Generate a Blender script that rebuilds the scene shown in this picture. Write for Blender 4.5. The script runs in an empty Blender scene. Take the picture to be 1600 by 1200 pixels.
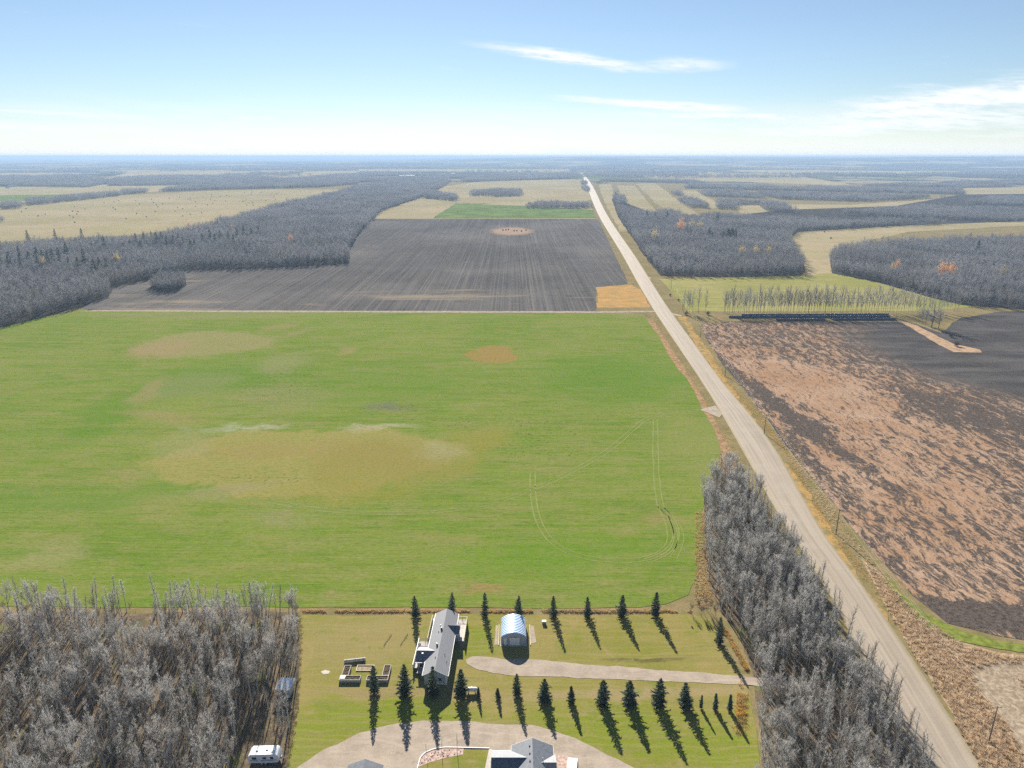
import bpy, bmesh, math, random
import numpy as np
from mathutils import Vector, Matrix, geometry

rng = np.random.default_rng(7)
random.seed(7)
scene = bpy.context.scene
C = scene.collection

# ------------------------------------------------------------------ camera
CAM_H, FOCAL_PX, HORIZON_Y = 120.0, 1109.0, 244.0        # drone 120 m up, 24 mm equivalent lens
PITCH = math.atan((600 - HORIZON_Y) / FOCAL_PX)
cam = bpy.data.cameras.new('camera')
cam.sensor_fit = 'HORIZONTAL'; cam.sensor_width = 36.0
cam.lens = 36.0 * FOCAL_PX / 1600.0
cam.clip_start = 1.0; cam.clip_end = 150000.0
camo = bpy.data.objects.new('camera', cam); C.objects.link(camo)
camo.location = (0, 0, CAM_H); camo.rotation_euler = (math.pi / 2 - PITCH, 0, 0)
scene.camera = camo

# ------------------------------------------------------------------ world, sun, exposure
SUN_EL, SUN_AZ = math.radians(25), math.radians(-9)     # azimuth measured from +Y towards +X
SKY_STRENGTH, SUN_STRENGTH, EXPOSURE = 0.05, 5.0, 1.45
HAZE = 0.00011
world = bpy.data.worlds.new('World'); scene.world = world; world.use_nodes = True
try: world.cycles.sampling_method = 'MANUAL'; world.cycles.sample_map_resolution = 256
except Exception: pass
wt = world.node_tree; wt.nodes.clear()
def wn(t, **k):
    n = wt.nodes.new(t)
    for a, b in k.items(): setattr(n, a, b)
    return n
def wl(a, b): wt.links.new(a, b)
def wmath(op, a, b=None, c=None, clamp=False):
    n = wn('ShaderNodeMath', operation=op, use_clamp=clamp)
    for i, v in enumerate((a, b, c)):
        if v is None: continue
        if isinstance(v, (int, float)): n.inputs[i].default_value = v
        else: wl(v, n.inputs[i])
    return n.outputs[0]
def wsmooth(v, lo, hi, a=0.0, b=1.0):
    n = wn('ShaderNodeMapRange', interpolation_type='SMOOTHSTEP')
    wl(v, n.inputs[0])
    for i, q in enumerate((lo, hi, a, b)): n.inputs[i + 1].default_value = q
    return n.outputs[0]
sky = wn('ShaderNodeTexSky', sky_type='NISHITA')
sky.sun_disc = False; sky.sun_elevation = SUN_EL; sky.sun_rotation = SUN_AZ
sky.altitude = 700; sky.air_density = 1.0; sky.dust_density = 0.04; sky.ozone_density = 4.0
tc = wn('ShaderNodeTexCoord'); sep = wn('ShaderNodeSeparateXYZ'); wl(tc.outputs['Generated'], sep.inputs[0])
az = wmath('MULTIPLY', wmath('ARCTAN2', sep.outputs[0], sep.outputs[1]), 57.2958)     # degrees
el = wmath('MULTIPLY', wmath('ARCSINE', sep.outputs[2]), 57.2958)
def wnoise(sx, sy, scale, detail=5, rough=0.6, shift=0.0, slope=0.0):
    e2 = wmath('ADD', el, wmath('MULTIPLY', az, slope))
    cmb = wn('ShaderNodeCombineXYZ'); wl(wmath('MULTIPLY', az, sx), cmb.inputs[0]); wl(wmath('MULTIPLY', e2, sy), cmb.inputs[1]); cmb.inputs[2].default_value = shift
    n = wn('ShaderNodeTexNoise'); n.inputs['Scale'].default_value = scale; n.inputs['Detail'].default_value = detail; n.inputs['Roughness'].default_value = rough
    wl(cmb.outputs[0], n.inputs['Vector']); return n.outputs['Fac']
fine = wnoise(0.16, 1.6, 1.0, 7, 0.66, 3.1, 0.045)
broad = wnoise(0.045, 0.55, 1.0, 3, 0.5, 9.7, 0.02)
# thin cirrus everywhere, thickening into a pale veil towards the horizon
veil = wmath('MULTIPLY', wsmooth(el, 0.2, 4.6, 1.0, 0.0), wsmooth(wmath('ADD', wmath('MULTIPLY', fine, 0.55), wmath('MULTIPLY', broad, 0.45)), 0.38, 0.60))
veil = wmath('MAXIMUM', wmath('MULTIPLY', veil, 0.95), wsmooth(wmath('ADD', el, wmath('MULTIPLY', broad, 1.6)), 0.3, 3.0, 0.8, 0.0))
wisps = wmath('MULTIPLY', wsmooth(wmath('ADD', wmath('MULTIPLY', fine, 0.62), wmath('MULTIPLY', broad, 0.38)), 0.60, 0.76), 0.55)
wispy = wnoise(0.55, 3.6, 1.0, 6, 0.7, 5.5, 0.09)
def streak(a0, e0, ra, re, tilt, gain):
    da = wmath('SUBTRACT', az, a0)
    de = wmath('SUBTRACT', wmath('SUBTRACT', el, e0), wmath('MULTIPLY', da, tilt))
    warp = wmath('MULTIPLY', wmath('SUBTRACT', fine, 0.5), 2.2)
    d = wmath('SQRT', wmath('ADD', wmath('POWER', wmath('ABSOLUTE', wmath('DIVIDE', da, ra)), 2.0), wmath('POWER', wmath('ABSOLUTE', wmath('DIVIDE', wmath('ADD', de, wmath('MULTIPLY', warp, re)), re)), 2.0)))
    return wmath('MULTIPLY', wmath('MULTIPLY', wsmooth(d, 0.1, 1.3, 1.0, 0.0), wsmooth(wispy, 0.30, 0.62, 0.25, 1.0)), gain)
cl = wmath('MAXIMUM', veil, wisps)
for s in ((4.2, 6.85, 7.0, 0.46, -0.136, 1.25), (12.5, 6.3, 3.4, 0.5, -0.04, .8), (10.8, 3.6, 7.5, 0.36, -0.07, 1.7), (15.0, 2.8, 10.0, 0.30, -0.03, 1.1),
          (30.5, 3.35, 12.5, 1.15, 0.095, 1.25), (27.0, 2.0, 15.0, 0.8, 0.05, 1.1), (-31.0, 1.75, 9.0, 0.40, 0.0, 1.1), (-30.0, 2.6, 6.0, 0.2, -0.03, .9), (-19.0, 2.55, 2.2, 0.18, 0.0, 1.0), (-10.0, 1.5, 18.0, 0.55, 0.0, 1.0), (1.5, 3.4, 3.0, 0.16, -0.04, .5)):
    cl = wmath('MAXIMUM', cl, streak(*s))
cl = wmath('MINIMUM', wmath('MULTIPLY', cl, wsmooth(el, -0.2, 0.15)), 1.0)
cmix = wn('ShaderNodeMix', data_type='RGBA'); wl(cl, cmix.inputs['Factor'])
hsv = wn('ShaderNodeHueSaturation'); wl(sky.outputs[0], hsv.inputs['Color']); hsv.inputs['Saturation'].default_value = 0.88; hsv.inputs['Value'].default_value = 0.76
wl(hsv.outputs[0], cmix.inputs['A']); cmix.inputs['B'].default_value = (7.4, 7.7, 8.05, 1)
bg = wn('ShaderNodeBackground'); wl(cmix.outputs['Result'], bg.inputs['Color']); bg.inputs['Strength'].default_value = SKY_STRENGTH
wo = wn('ShaderNodeOutputWorld'); wl(bg.outputs[0], wo.inputs['Surface'])

sun = bpy.data.lights.new('sun', 'SUN'); sun.energy = SUN_STRENGTH; sun.angle = math.radians(0.53); sun.color = (1.0, 0.93, 0.82)
suno = bpy.data.objects.new('sun', sun); C.objects.link(suno); suno.location = (-300, 800, 500)
sdir = Vector((math.sin(SUN_AZ) * math.cos(SUN_EL), math.cos(SUN_AZ) * math.cos(SUN_EL), math.sin(SUN_EL)))
suno.rotation_euler = (-sdir).to_track_quat('-Z', 'Y').to_euler()
vs = scene.view_settings; vs.view_transform = 'Standard'; vs.look = 'None'; vs.gamma = 1.0; vs.use_curve_mapping = False; vs.exposure = EXPOSURE
try:
    scene.cycles.use_denoising = False; scene.cycles.denoising_prefilter = 'NONE'; scene.cycles.use_adaptive_sampling = True; scene.cycles.adaptive_threshold = 0.015
    scene.cycles.max_bounces = 6; scene.cycles.diffuse_bounces = 2; scene.cycles.volume_bounces = 1; scene.cycles.transparent_max_bounces = 8
    scene.cycles.caustics_reflective = False; scene.cycles.caustics_refractive = False
except Exception: pass

# ------------------------------------------------------------------ survey: photo pixel -> point on the ground plane (metres)
_s, _c = math.sin(PITCH), math.cos(PITCH)
def at(x, y, z=0.0):
    u = (x - 800) / FOCAL_PX; v = (y - 600) / FOCAL_PX
    t = (CAM_H - z) / (_s + v * _c)
    return (u * t, (_c - v * _s) * t)
def poly(px): return np.array([at(*q) for q in px])

# ------------------------------------------------------------------ material helper
class Mat:
    def __init__(s, name):
        s.m = bpy.data.materials.new(name); s.m.use_nodes = True; s.t = s.m.node_tree
        s.b = s.t.nodes['Principled BSDF']; s.pos = s.n('ShaderNodeNewGeometry').outputs['Position']
        s._obj = None
    def n(s, typ, **k):
        q = s.t.nodes.new(typ)
        for a, b in k.items(): setattr(q, a, b)
        return q
    def put(s, sock, v):
        if isinstance(v, bpy.types.NodeSocket): s.t.links.new(v, sock)
        elif isinstance(v, tuple) and len(v) == 3 and sock.type == 'RGBA': sock.default_value = (*v, 1)
        else: sock.default_value = v
    def obj(s):
        if s._obj is None: s._obj = s.n('ShaderNodeTexCoord')
        return s._obj.outputs['Object']
    def math(s, op, a, b=0.0, clamp=False):
        q = s.n('ShaderNodeMath', operation=op, use_clamp=clamp); s.put(q.inputs[0], a); s.put(q.inputs[1], b); return q.outputs[0]
    def map(s, v, scale=(1, 1, 1), loc=(0, 0, 0), rot=0.0, typ='POINT'):
        q = s.n('ShaderNodeMapping', vector_type=typ); s.put(q.inputs['Vector'], v)
        q.inputs['Location'].default_value = loc; q.inputs['Scale'].default_value = scale; q.inputs['Rotation'].default_value = (0, 0, rot); return q.outputs[0]
    def noise(s, v, scale, detail=4, rough=0.55, dist=0.0, color=False):
        q = s.n('ShaderNodeTexNoise'); s.put(q.inputs['Vector'], v)
        q.inputs['Scale'].default_value = scale; q.inputs['Detail'].default_value = detail; q.inputs['Roughness'].default_value = rough; q.inputs['Distortion'].default_value = dist
        return q.outputs['Color' if color else 'Fac']
    def sm(s, v, lo, hi, a=0.0, b=1.0):
        q = s.n('ShaderNodeMapRange', interpolation_type='SMOOTHSTEP'); s.put(q.inputs[0], v)
        for i, x in enumerate((lo, hi, a, b)): q.inputs[i + 1].default_value = x
        return q.outputs[0]
    def mix(s, f, a, b, blend='MIX'):
        q = s.n('ShaderNodeMix', data_type='RGBA', blend_type=blend); s.put(q.inputs['Factor'], f); s.put(q.inputs['A'], a); s.put(q.inputs['B'], b); return q.outputs['Result']
    def warp(s, v, scale, amount, detail=3):
        c = s.noise(v, scale, detail, 0.6, color=True)
        q = s.n('ShaderNodeVectorMath', operation='SUBTRACT'); s.put(q.inputs[0], c); q.inputs[1].default_value = (.5, .5, .5)
        w = s.n('ShaderNodeVectorMath', operation='SCALE'); s.put(w.inputs[0], q.outputs[0]); w.inputs['Scale'].default_value = amount
        a = s.n('ShaderNodeVectorMath', operation='ADD'); s.put(a.inputs[0], v); s.put(a.inputs[1], w.outputs[0]); return a.outputs[0]
    def blob(s, v, px, rx, ry, rot=0.0, lo=0.55, hi=1.05):          # soft ellipse on the ground, 1 inside
        x, y = at(*px)
        f = s.n('ShaderNodeVectorMath', operation='MULTIPLY'); s.put(f.inputs[0], v); f.inputs[1].default_value = (1, 1, 0)
        m = s.map(f.outputs[0], (rx, ry, 1), (x, y, 0), rot, 'TEXTURE')
        l = s.n('ShaderNodeVectorMath', operation='LENGTH'); s.put(l.inputs[0], m)
        return s.sm(l.outputs['Value'], lo, hi, 1.0, 0.0)
    def bump(s, h, strength=0.3, dist=0.1):
        q = s.n('ShaderNodeBump'); q.inputs['Strength'].default_value = strength; q.inputs['Distance'].default_value = dist
        s.put(q.inputs['Height'], h); s.put(s.b.inputs['Normal'], q.outputs[0])
    def done(s, color, rough=0.9, spec=0.2, metal=0.0, trans=0.0):
        s.put(s.b.inputs['Base Color'], color); s.put(s.b.inputs['Roughness'], rough)
        s.b.inputs['Specular IOR Level'].default_value = spec; s.b.inputs['Metallic'].default_value = metal
        if trans:                                            # blades pass light; on flat twigs it imitates the lit side of round ones
            tr = s.n('ShaderNodeBsdfTranslucent'); s.put(tr.inputs['Color'], color); mx = s.n('ShaderNodeMixShader'); mx.inputs[0].default_value = trans
            s.t.links.new(s.b.outputs[0], mx.inputs[1]); s.t.links.new(tr.outputs[0], mx.inputs[2]); s.t.links.new(mx.outputs[0], s.t.nodes['Material Output'].inputs['Surface'])
        return s.m
def simple(name, col, var=0.12, scale=1.5, rough=0.7, spec=0.3, metal=0.0, bump=0.0):
    M = Mat(name); f = M.noise(M.pos, scale, 5, 0.65)
    lo = tuple(c * (1 - var) for c in col); hi = tuple(min(1, c * (1 + var)) for c in col)
    if bump: M.bump(f, bump, 0.03)
    return M.done(M.mix(M.sm(f, .3, .7), lo, hi), rough, spec, metal)

# ------------------------------------------------------------------ mesh helpers
def link(name, me, mat, parent=None):
    o = bpy.data.objects.new(name, me); C.objects.link(o)
    if mat is not None and not me.materials: me.materials.append(mat)
    if parent is not None: o.parent = parent
    return o
def mesh_obj(name, V, F, mat, parent=None, smooth=False):
    me = bpy.data.meshes.new(name); me.from_pydata([tuple(v) for v in V], [], F); me.update()
    if smooth: me.shade_smooth()
    return link(name, me, mat, parent)
def tri_mesh(name, V, T):                                   # V (n,3), T (m,3) numpy
    me = bpy.data.meshes.new(name); V = np.asarray(V, np.float32); T = np.asarray(T, np.int32)
    me.vertices.add(len(V)); me.vertices.foreach_set('co', V.ravel())
    me.loops.add(T.size); me.loops.foreach_set('vertex_index', T.ravel())
    me.polygons.add(len(T)); me.polygons.foreach_set('loop_start', np.arange(0, T.size, 3, dtype=np.int32))
    me.update(calc_edges=True); me.validate(); return me
class MB:
    def __init__(s): s.V = []; s.F = []
    def add(s, V, F):
        n = len(s.V); s.V += [tuple(v) for v in V]; s.F += [tuple(i + n for i in f) for f in F]; return s
    def box(s, x0, x1, y0, y1, z0, z1):
        V = [(x, y, z) for z in (z0, z1) for y in (y0, y1) for x in (x0, x1)]
        return s.add(V, [(0, 2, 3, 1), (4, 5, 7, 6), (0, 1, 5, 4), (2, 6, 7, 3), (0, 4, 6, 2), (1, 3, 7, 5)])
    def beam(s, a, b, w, h=None):                            # square bar between two points
        a = Vector(a); b = Vector(b); h = h or w; d = (b - a).normalized()
        up = Vector((0, 0, 1)) if abs(d.z) < .95 else Vector((1, 0, 0))
        x = d.cross(up).normalized(); y = x.cross(d).normalized()
        V = [p + x * (sx * w / 2) + y * (sy * h / 2) for p in (a, b) for sx, sy in ((-1, -1), (1, -1), (1, 1), (-1, 1))]
        return s.add(V, [(0, 3, 2, 1), (4, 5, 6, 7)] + [(i, (i + 1) % 4, 4 + (i + 1) % 4, 4 + i) for i in range(4)])
    def tube(s, pts, radii, n=8, cap=True):
        pts = [Vector(p) for p in pts]; rings = []
        for i, p in enumerate(pts):
            d = (pts[min(i + 1, len(pts) - 1)] - pts[max(i - 1, 0)]).normalized()
            up = Vector((0, 0, 1)) if abs(d.z) < .95 else Vector((1, 0, 0))
            x = d.cross(up).normalized(); y = x.cross(d).normalized()
            rings.append([p + x * (math.cos(2 * math.pi * k / n) * radii[i]) + y * (math.sin(2 * math.pi * k / n) * radii[i]) for k in range(n)])
        V = [v for r in rings for v in r]; F = []
        for i in range(len(pts) - 1):
            for k in range(n): F.append((i * n + k, i * n + (k + 1) % n, (i + 1) * n + (k + 1) % n, (i + 1) * n + k))
        if cap: F.append(tuple(range(n - 1, -1, -1))); F.append(tuple((len(pts) - 1) * n + k for k in range(n)))
        return s.add(V, F)
    def prism(s, prof, y0, y1):                              # closed (x,z) outline extruded along y
        n = len(prof); V = [(x, y0, z) for x, z in prof] + [(x, y1, z) for x, z in prof]
        return s.add(V, [tuple(range(n)), tuple(range(2 * n - 1, n - 1, -1))] + [(i, i + n, (i + 1) % n + n, (i + 1) % n) for i in range(n)])
    def turn(s, deg):                                        # turn everything so far about z
        a = math.radians(deg); s.V = [(x * math.cos(a) - y * math.sin(a), x * math.sin(a) + y * math.cos(a), z) for x, y, z in s.V]; return s
    def move(s, dx, dy, dz=0): s.V = [(x + dx, y + dy, z + dz) for x, y, z in s.V]; return s
    def build(s, name, mat, parent=None, smooth=False):
        o = mesh_obj(name, s.V, s.F, mat, parent, smooth)
        bm = bmesh.new(); bm.from_mesh(o.data); bmesh.ops.recalc_face_normals(bm, faces=bm.faces); bm.to_mesh(o.data); bm.free(); return o
def tag(o, label, cat, group=None):
    o['label'] = label; o['category'] = cat
    if group: o['group'] = group
    return o
def thing(name, label, cat, loc=(0, 0, 0), rz=0.0, group=None):
    o = bpy.data.objects.new(name, None); C.objects.link(o); o.empty_display_size = 0.5
    o.location = loc; o.rotation_euler = (0, 0, rz); return tag(o, label, cat, group)
def inside(P, Q):                                            # points (n,2) in polygon Q
    x, y = P[:, 0], P[:, 1]; r = np.zeros(len(P), bool); j = len(Q) - 1
    for i in range(len(Q)):
        xi, yi = Q[i]; xj, yj = Q[j]
        c = ((yi > y) != (yj > y)) & (x < (xj - xi) * (y - yi) / (yj - yi + 1e-12) + xi); r ^= c; j = i
    return r
def vnoise(x, seed=0):                                       # 1-D smooth value noise, -1..1
    i = np.floor(x).astype(int); f = x - i; f = f * f * (3 - 2 * f)
    h = lambda k: np.modf(np.abs(np.sin((k + seed * 57.3) * 12.9898) * 43758.5453))[0] * 2 - 1
    return h(i) * (1 - f) + h(i + 1) * f
def ragged(P, step, amp, seed=0):                            # densify a polygon and make its edge uneven
    out = []; acc = 0.0
    for i in range(len(P)):
        a, b = P[i], P[(i + 1) % len(P)]; d = b - a; L = np.hypot(*d); n = max(1, int(L / step)); nr = np.array([-d[1], d[0]]) / (L + 1e-9)
        k = np.arange(n); s = acc + k * L / n
        w = amp * (0.6 * vnoise(s / (step * 7.3), seed) + 0.4 * vnoise(s / (step * 1.9), seed + 5)) * np.minimum(1, np.minimum(k, n - k) / 3.0)
        out.append(a + d * (k / n)[:, None] + nr * w[:, None]); acc += L
    return np.concatenate(out)
def sheet(name, px, z, mat, step=3.0, amp=1.0, world=False, kind='structure', parent=None):
    P = np.array(px, float) if world else poly(px)
    for nd in mat.node_tree.nodes:
        if nd.type == 'BSDF_PRINCIPLED': nd.inputs['Specular IOR Level'].default_value = 0.0      # matt earth and grass
    if amp: P = ragged(P, step, amp, sum(map(ord, name)) % 97)
    V = [(x, y, z) for x, y in P]
    T = geometry.tessellate_polygon([[Vector(v) for v in V]])
    o = mesh_obj(name, V, [tuple(t) for t in T], mat, parent)
    bm = bmesh.new(); bm.from_mesh(o.data)
    for f in bm.faces:
        if f.normal.z < 0: f.normal_flip()
    bm.to_mesh(o.data); bm.free()
    if kind and parent is None: o['kind'] = kind
    return o

# ================================================================== GROUND, FIELDS, ROADS
RZ = 0.045                                                   # crop rows run almost square to the road
# ---- the land itself: one sheet out to the horizon, rolling beyond 7 km
M = Mat('land')
p = M.pos
dist = M.n('ShaderNodeVectorMath', operation='LENGTH'); M.put(dist.inputs[0], p)
nearg = M.mix(M.sm(M.noise(p, 0.05, 5, .6), .35, .65), (.185, .15, .07), (.26, .20, .105))
nearg = M.mix(M.sm(M.noise(p, 0.35, 5, .65), .45, .7), nearg, (.15, .145, .05))
nearg = M.mix(M.sm(M.noise(p, 0.17, 4, .6, 1.0), .58, .72), nearg, (.30, .19, .10))
nearg = M.mix(M.sm(M.noise(p, 2.3, 4, .7), .35, .75, 0, .55), nearg, (.09, .08, .035))
vo = M.n('ShaderNodeTexVoronoi', distance='CHEBYCHEV'); M.put(vo.inputs['Vector'], M.warp(p, .0012, 160)); vo.inputs['Scale'].default_value = 1 / 780.0; vo.inputs['Randomness'].default_value = .85
vs_ = M.n('ShaderNodeSeparateColor'); M.put(vs_.inputs[0], vo.outputs['Color'])
far = M.mix(M.sm(vs_.outputs[0], .45, .47), (.05, .05, .048), (.27, .225, .15))
far = M.mix(M.sm(vs_.outputs[1], .80, .81), far, (.12, .15, .06))
far = M.mix(M.sm(vs_.outputs[2], .84, .85), far, (.09, .08, .07))
far = M.mix(M.sm(M.noise(p, .0016, 5, .6), .51, .55), far, (.055, .055, .05))
far = M.mix(M.sm(M.noise(p, .02, 3, .6), .4, .7, 0, .4), far, (.05, .05, .045))
M_land = M.done(M.mix(M.sm(dist.outputs['Value'], 3600, 3700), nearg, far), .95, .0)
def relief(x, y):
    r = np.hypot(x, y); a = np.degrees(np.arctan2(x, y))
    h = 0.0
    w = np.clip((r - 7000) / 7000, 0, 1); w = w * w * (3 - 2 * w)
    right = np.clip((a + 14) / 22, 0, 1); right = right * right * (3 - 2 * right)
    right = np.where(np.abs(a) > 100, .3, right)
    n = .5 + .5 * np.sin(x / 2100 + 1.3 + 1.4 * np.sin(y / 3100)) * np.sin(y / 2600 + .6)
    n2 = .5 + .5 * np.sin(x / 780 + y / 2300) * np.sin(y / 990 + 2)
    return w * (right * (80 + 32 * n + 8 * n2) + (1 - right) * (22 * n + 8 * n2))
RR = np.concatenate([[0, 300, 1000, 2500, 4500], np.geomspace(6500, 41000, 44)]); NA = 240
V = []; F = []
for r in RR:
    A = np.arange(NA) * 2 * math.pi / NA; xs = r * np.sin(A); ys = r * np.cos(A); zs = relief(xs, ys) if r > 6500 else np.zeros(NA)
    V += list(zip(xs, ys, zs))
for i in range(len(RR) - 1):
    for k in range(NA):
        q = (i * NA + k, i * NA + (k + 1) % NA, (i + 1) * NA + (k + 1) % NA, (i + 1) * NA + k)
        F.append((q[3], q[2], q[1], q[0]) if i else (q[3], q[2], q[0]))
land = mesh_obj('ground', V, F, M_land); land['kind'] = 'structure'
bm = bmesh.new(); bm.from_mesh(land.data); bmesh.ops.remove_doubles(bm, verts=bm.verts, dist=.01); bmesh.ops.recalc_face_normals(bm, faces=bm.faces)
if sum(f.normal.z for f in bm.faces) < 0: bmesh.ops.reverse_faces(bm, faces=bm.faces)
bm.to_mesh(land.data); bm.free()

# ---- big green field
M = Mat('young_crop'); p = M.pos; wp = M.warp(p, .028, 36, 5); wp2 = M.warp(wp, .16, 11, 4)
rows = M.noise(M.map(p, (.018, .62, 1), rot=RZ), 1.0, 4, .62)
rows2 = M.noise(M.map(p, (.05, 2.4, 1), rot=RZ), 1.0, 3, .6); rows3 = M.noise(M.map(p, (.035, .19, 1), loc=(3, 7, 0), rot=RZ), 1.0, 6, .68)
broad = M.noise(p, .011, 5, .6, .6)
mid = M.noise(M.map(p, (.05, .12, 1), rot=RZ), 1.0, 5, .62)
col = M.mix(M.sm(broad, .35, .65), (.116, .182, .018), (.165, .208, .036))
col = M.mix(M.sm(rows, .44, .62, 0, .8), col, (.185, .205, .045))
col = M.mix(M.sm(mid, .48, .64, 0, .75), col, (.205, .20, .062))
col = M.mix(M.sm(rows2, .45, .75, 0, .5), col, (.05, .105, .014)); col = M.mix(M.sm(rows3, .50, .66, 0, .65), col, (.195, .195, .06)); col = M.mix(M.sm(rows3, .34, .48, .55, 0), col, (.09, .155, .012))
rows4 = M.noise(M.map(p, (.012, .075, 1), loc=(5, 2, 0), rot=RZ * 1.2), 1.0, 5, .66); col = M.mix(M.sm(rows4, .52, .68, 0, .45), col, (.195, .20, .06)); col = M.mix(M.sm(rows4, .34, .47, .4, 0), col, (.075, .145, .010))
speck = M.noise(M.map(p, (.25, .8, 1), rot=RZ), 1.0, 6, .78); col = M.mix(M.sm(speck, .52, .66, 0, .6), col, (.20, .20, .075)); col = M.mix(M.sm(speck, .34, .46, .6, 0), col, (.06, .105, .010))
def patch(px, rx, ry, c, rot=0, lo=.5, hi=1.05, k=1.0, v=None):
    global col
    b = M.blob(v or wp2, px, rx, ry, rot, lo, hi)
    b = M.math('MULTIPLY', b, M.sm(M.noise(M.map(p, (.16, .8, 1), rot=RZ), 1, 7, .76), .36, .56, .38, 1.0))
    col = M.mix(M.math('MULTIPLY', b, k), col, c)
DEEP, TAN, OCH, PALE = (.075, .165, .012), (.24, .19, .085), (.245, .165, .052), (.25, .225, .11)
patch((960, 590), 70, 60, DEEP, 0, .2, 1.1, .7); patch((350, 590), 60, 45, DEEP, 0, .3, 1.1, .6); patch((180, 640), 18, 70, DEEP, 0, .3, 1.1, .6)
patch((380, 750), 45, 9, DEEP, .25, .3, 1.1, .8); patch((620, 600), 60, 55, DEEP, 0, .2, 1.1, .5); patch((860, 870), 50, 16, (.10, .19, .014), 0, .2, 1.1, .7)
patch((100, 780), 50, 14, (.09, .17, .025), 0, .2, 1.1, .5); patch((1085, 700), 30, 50, (.19, .20, .06), 0, .2, 1.1, .7)
patch((320, 536), 47, 42, (.24, .205, .095), 0, .8, 1.0, .85); patch((255, 545), 22, 30, (.26, .19, .10), 0, .4, 1.1, .8); patch((768, 553), 18, 22, (.27, .16, .055), -.2, .8, 1.0, .9)
patch((435, 510), 14, 8, TAN, 0, .5, 1.1, .7); patch((460, 522), 9, 20, TAN, -.5, .4, 1.1, .6); patch((538, 549), 5, 13, TAN, 0, .5, 1.1, .8)
patch((440, 570), 20, 35, (.20, .20, .085), .1, .3, 1.1, .75); patch((300, 600), 26, 30, (.19, .19, .09), 0, .4, 1.1, .5); patch((430, 620), 40, 28, (.22, .20, .10), 0, .3, 1.1, .45)
patch((240, 610), 10, 34, TAN, .2, .4, 1.1, .7); patch((262, 650), 30, 9, TAN, -.2, .4, 1.1, .6)
pond = M.warp(M.warp(p, .020, 46, 5), .13, 13, 5); patch((480, 716), 70, 36, (.25, .215, .07), .07, .84, .98, .95, pond); patch((600, 728), 40, 26, (.21, .185, .045), -.1, .7, 1.0, .8, pond); patch((430, 702), 48, 13, (.245, .18, .065), .05, .3, 1.1, .55); patch((590, 715), 34, 24, (.22, .17, .055), 0, .3, 1.1, .5)
patch((560, 775), 36, 9, (.22, .19, .045), 0, .3, 1.1, .6); patch((735, 690), 20, 22, (.22, .185, .04), 0, .3, 1.1, .7); patch((300, 690), 14, 22, PALE, 0, .3, 1.1, .5)
patch((390, 668), 27, 5.5, (.38, .36, .29), 0, .15, 1.1, .55); patch((684, 704), 9, 17, (.31, .285, .20), .15, .15, 1.15, .4); patch((590, 672), 22, 5, (.36, .33, .25), .1, .2, 1.1, .55)
patch((350, 770), 28, 7, (.24, .205, .12), .3, .3, 1.1, .5); patch((440, 812), 13, 11, (.25, .20, .13), 0, .3, 1.1, .4); patch((210, 735), 14, 6, TAN, 0, .3, 1.1, .5)
patch((600, 640), 16, 9, (.13, .125, .10), 0, .2, 1.15, .8); patch((752, 922), 8, 5, (.25, .165, .07), 0, .2, 1.15, .8); patch((510, 922), 9, 2.5, TAN, 0, .2, 1.15, .8)
patch((1000, 490), 40, 12, TAN, 0, .3, 1.1, .5); patch((300, 492), 120, 14, (.21, .19, .10), 0, .3, 1.1, .6); patch((1020, 810), 9, 7, (.24, .18, .08), 0, .3, 1.1, .6); patch((60, 870), 13, 11, PALE, 0, .3, 1.1, .6)
spk = M.math('MULTIPLY', M.sm(M.noise(p, .55, 5, .75), .57, .63), M.math('MAXIMUM', M.math('MAXIMUM', M.blob(wp, (850, 690), 26, 32), M.blob(wp, (610, 640), 20, 14)), M.math('MAXIMUM', M.blob(wp, (430, 752), 26, 6, -.25), M.math('MAXIMUM', M.blob(wp, (440, 600), 30, 40), M.blob(wp, (760, 660), 50, 9)))))
col = M.mix(M.math('MULTIPLY', spk, .8), col, (.035, .045, .02))
fn = M.noise(M.map(p, (.6, 1.7, 1), rot=RZ), 1, 4, .7); col = M.mix(M.sm(fn, .38, .75, .0, .45), col, (.05, .085, .012))
M.bump(M.math('ADD', rows2, M.noise(p, 1.1, 4, .7)), .35, .12)
M_green = M.done(col, .9, .15)
green_px = [(-300, 948), (100, 948), (470, 950), (700, 949), (1000, 949), (1040, 944), (1075, 930), (1088, 905), (1096, 850), (1096, 800), (1106, 768), (1120, 735), (1126, 705), (1116, 670), (1098, 640), (1086, 612),
            (1052, 565), (1040, 545), (1028, 522), (1004, 491), (800, 489), (500, 487), (250, 486), (128, 484), (60, 497), (0, 512), (-120, 545), (-400, 620)]
sheet('green_field', green_px, .06, M_green, 4, 1.2)
gf = bpy.data.objects['green_field']

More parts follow.
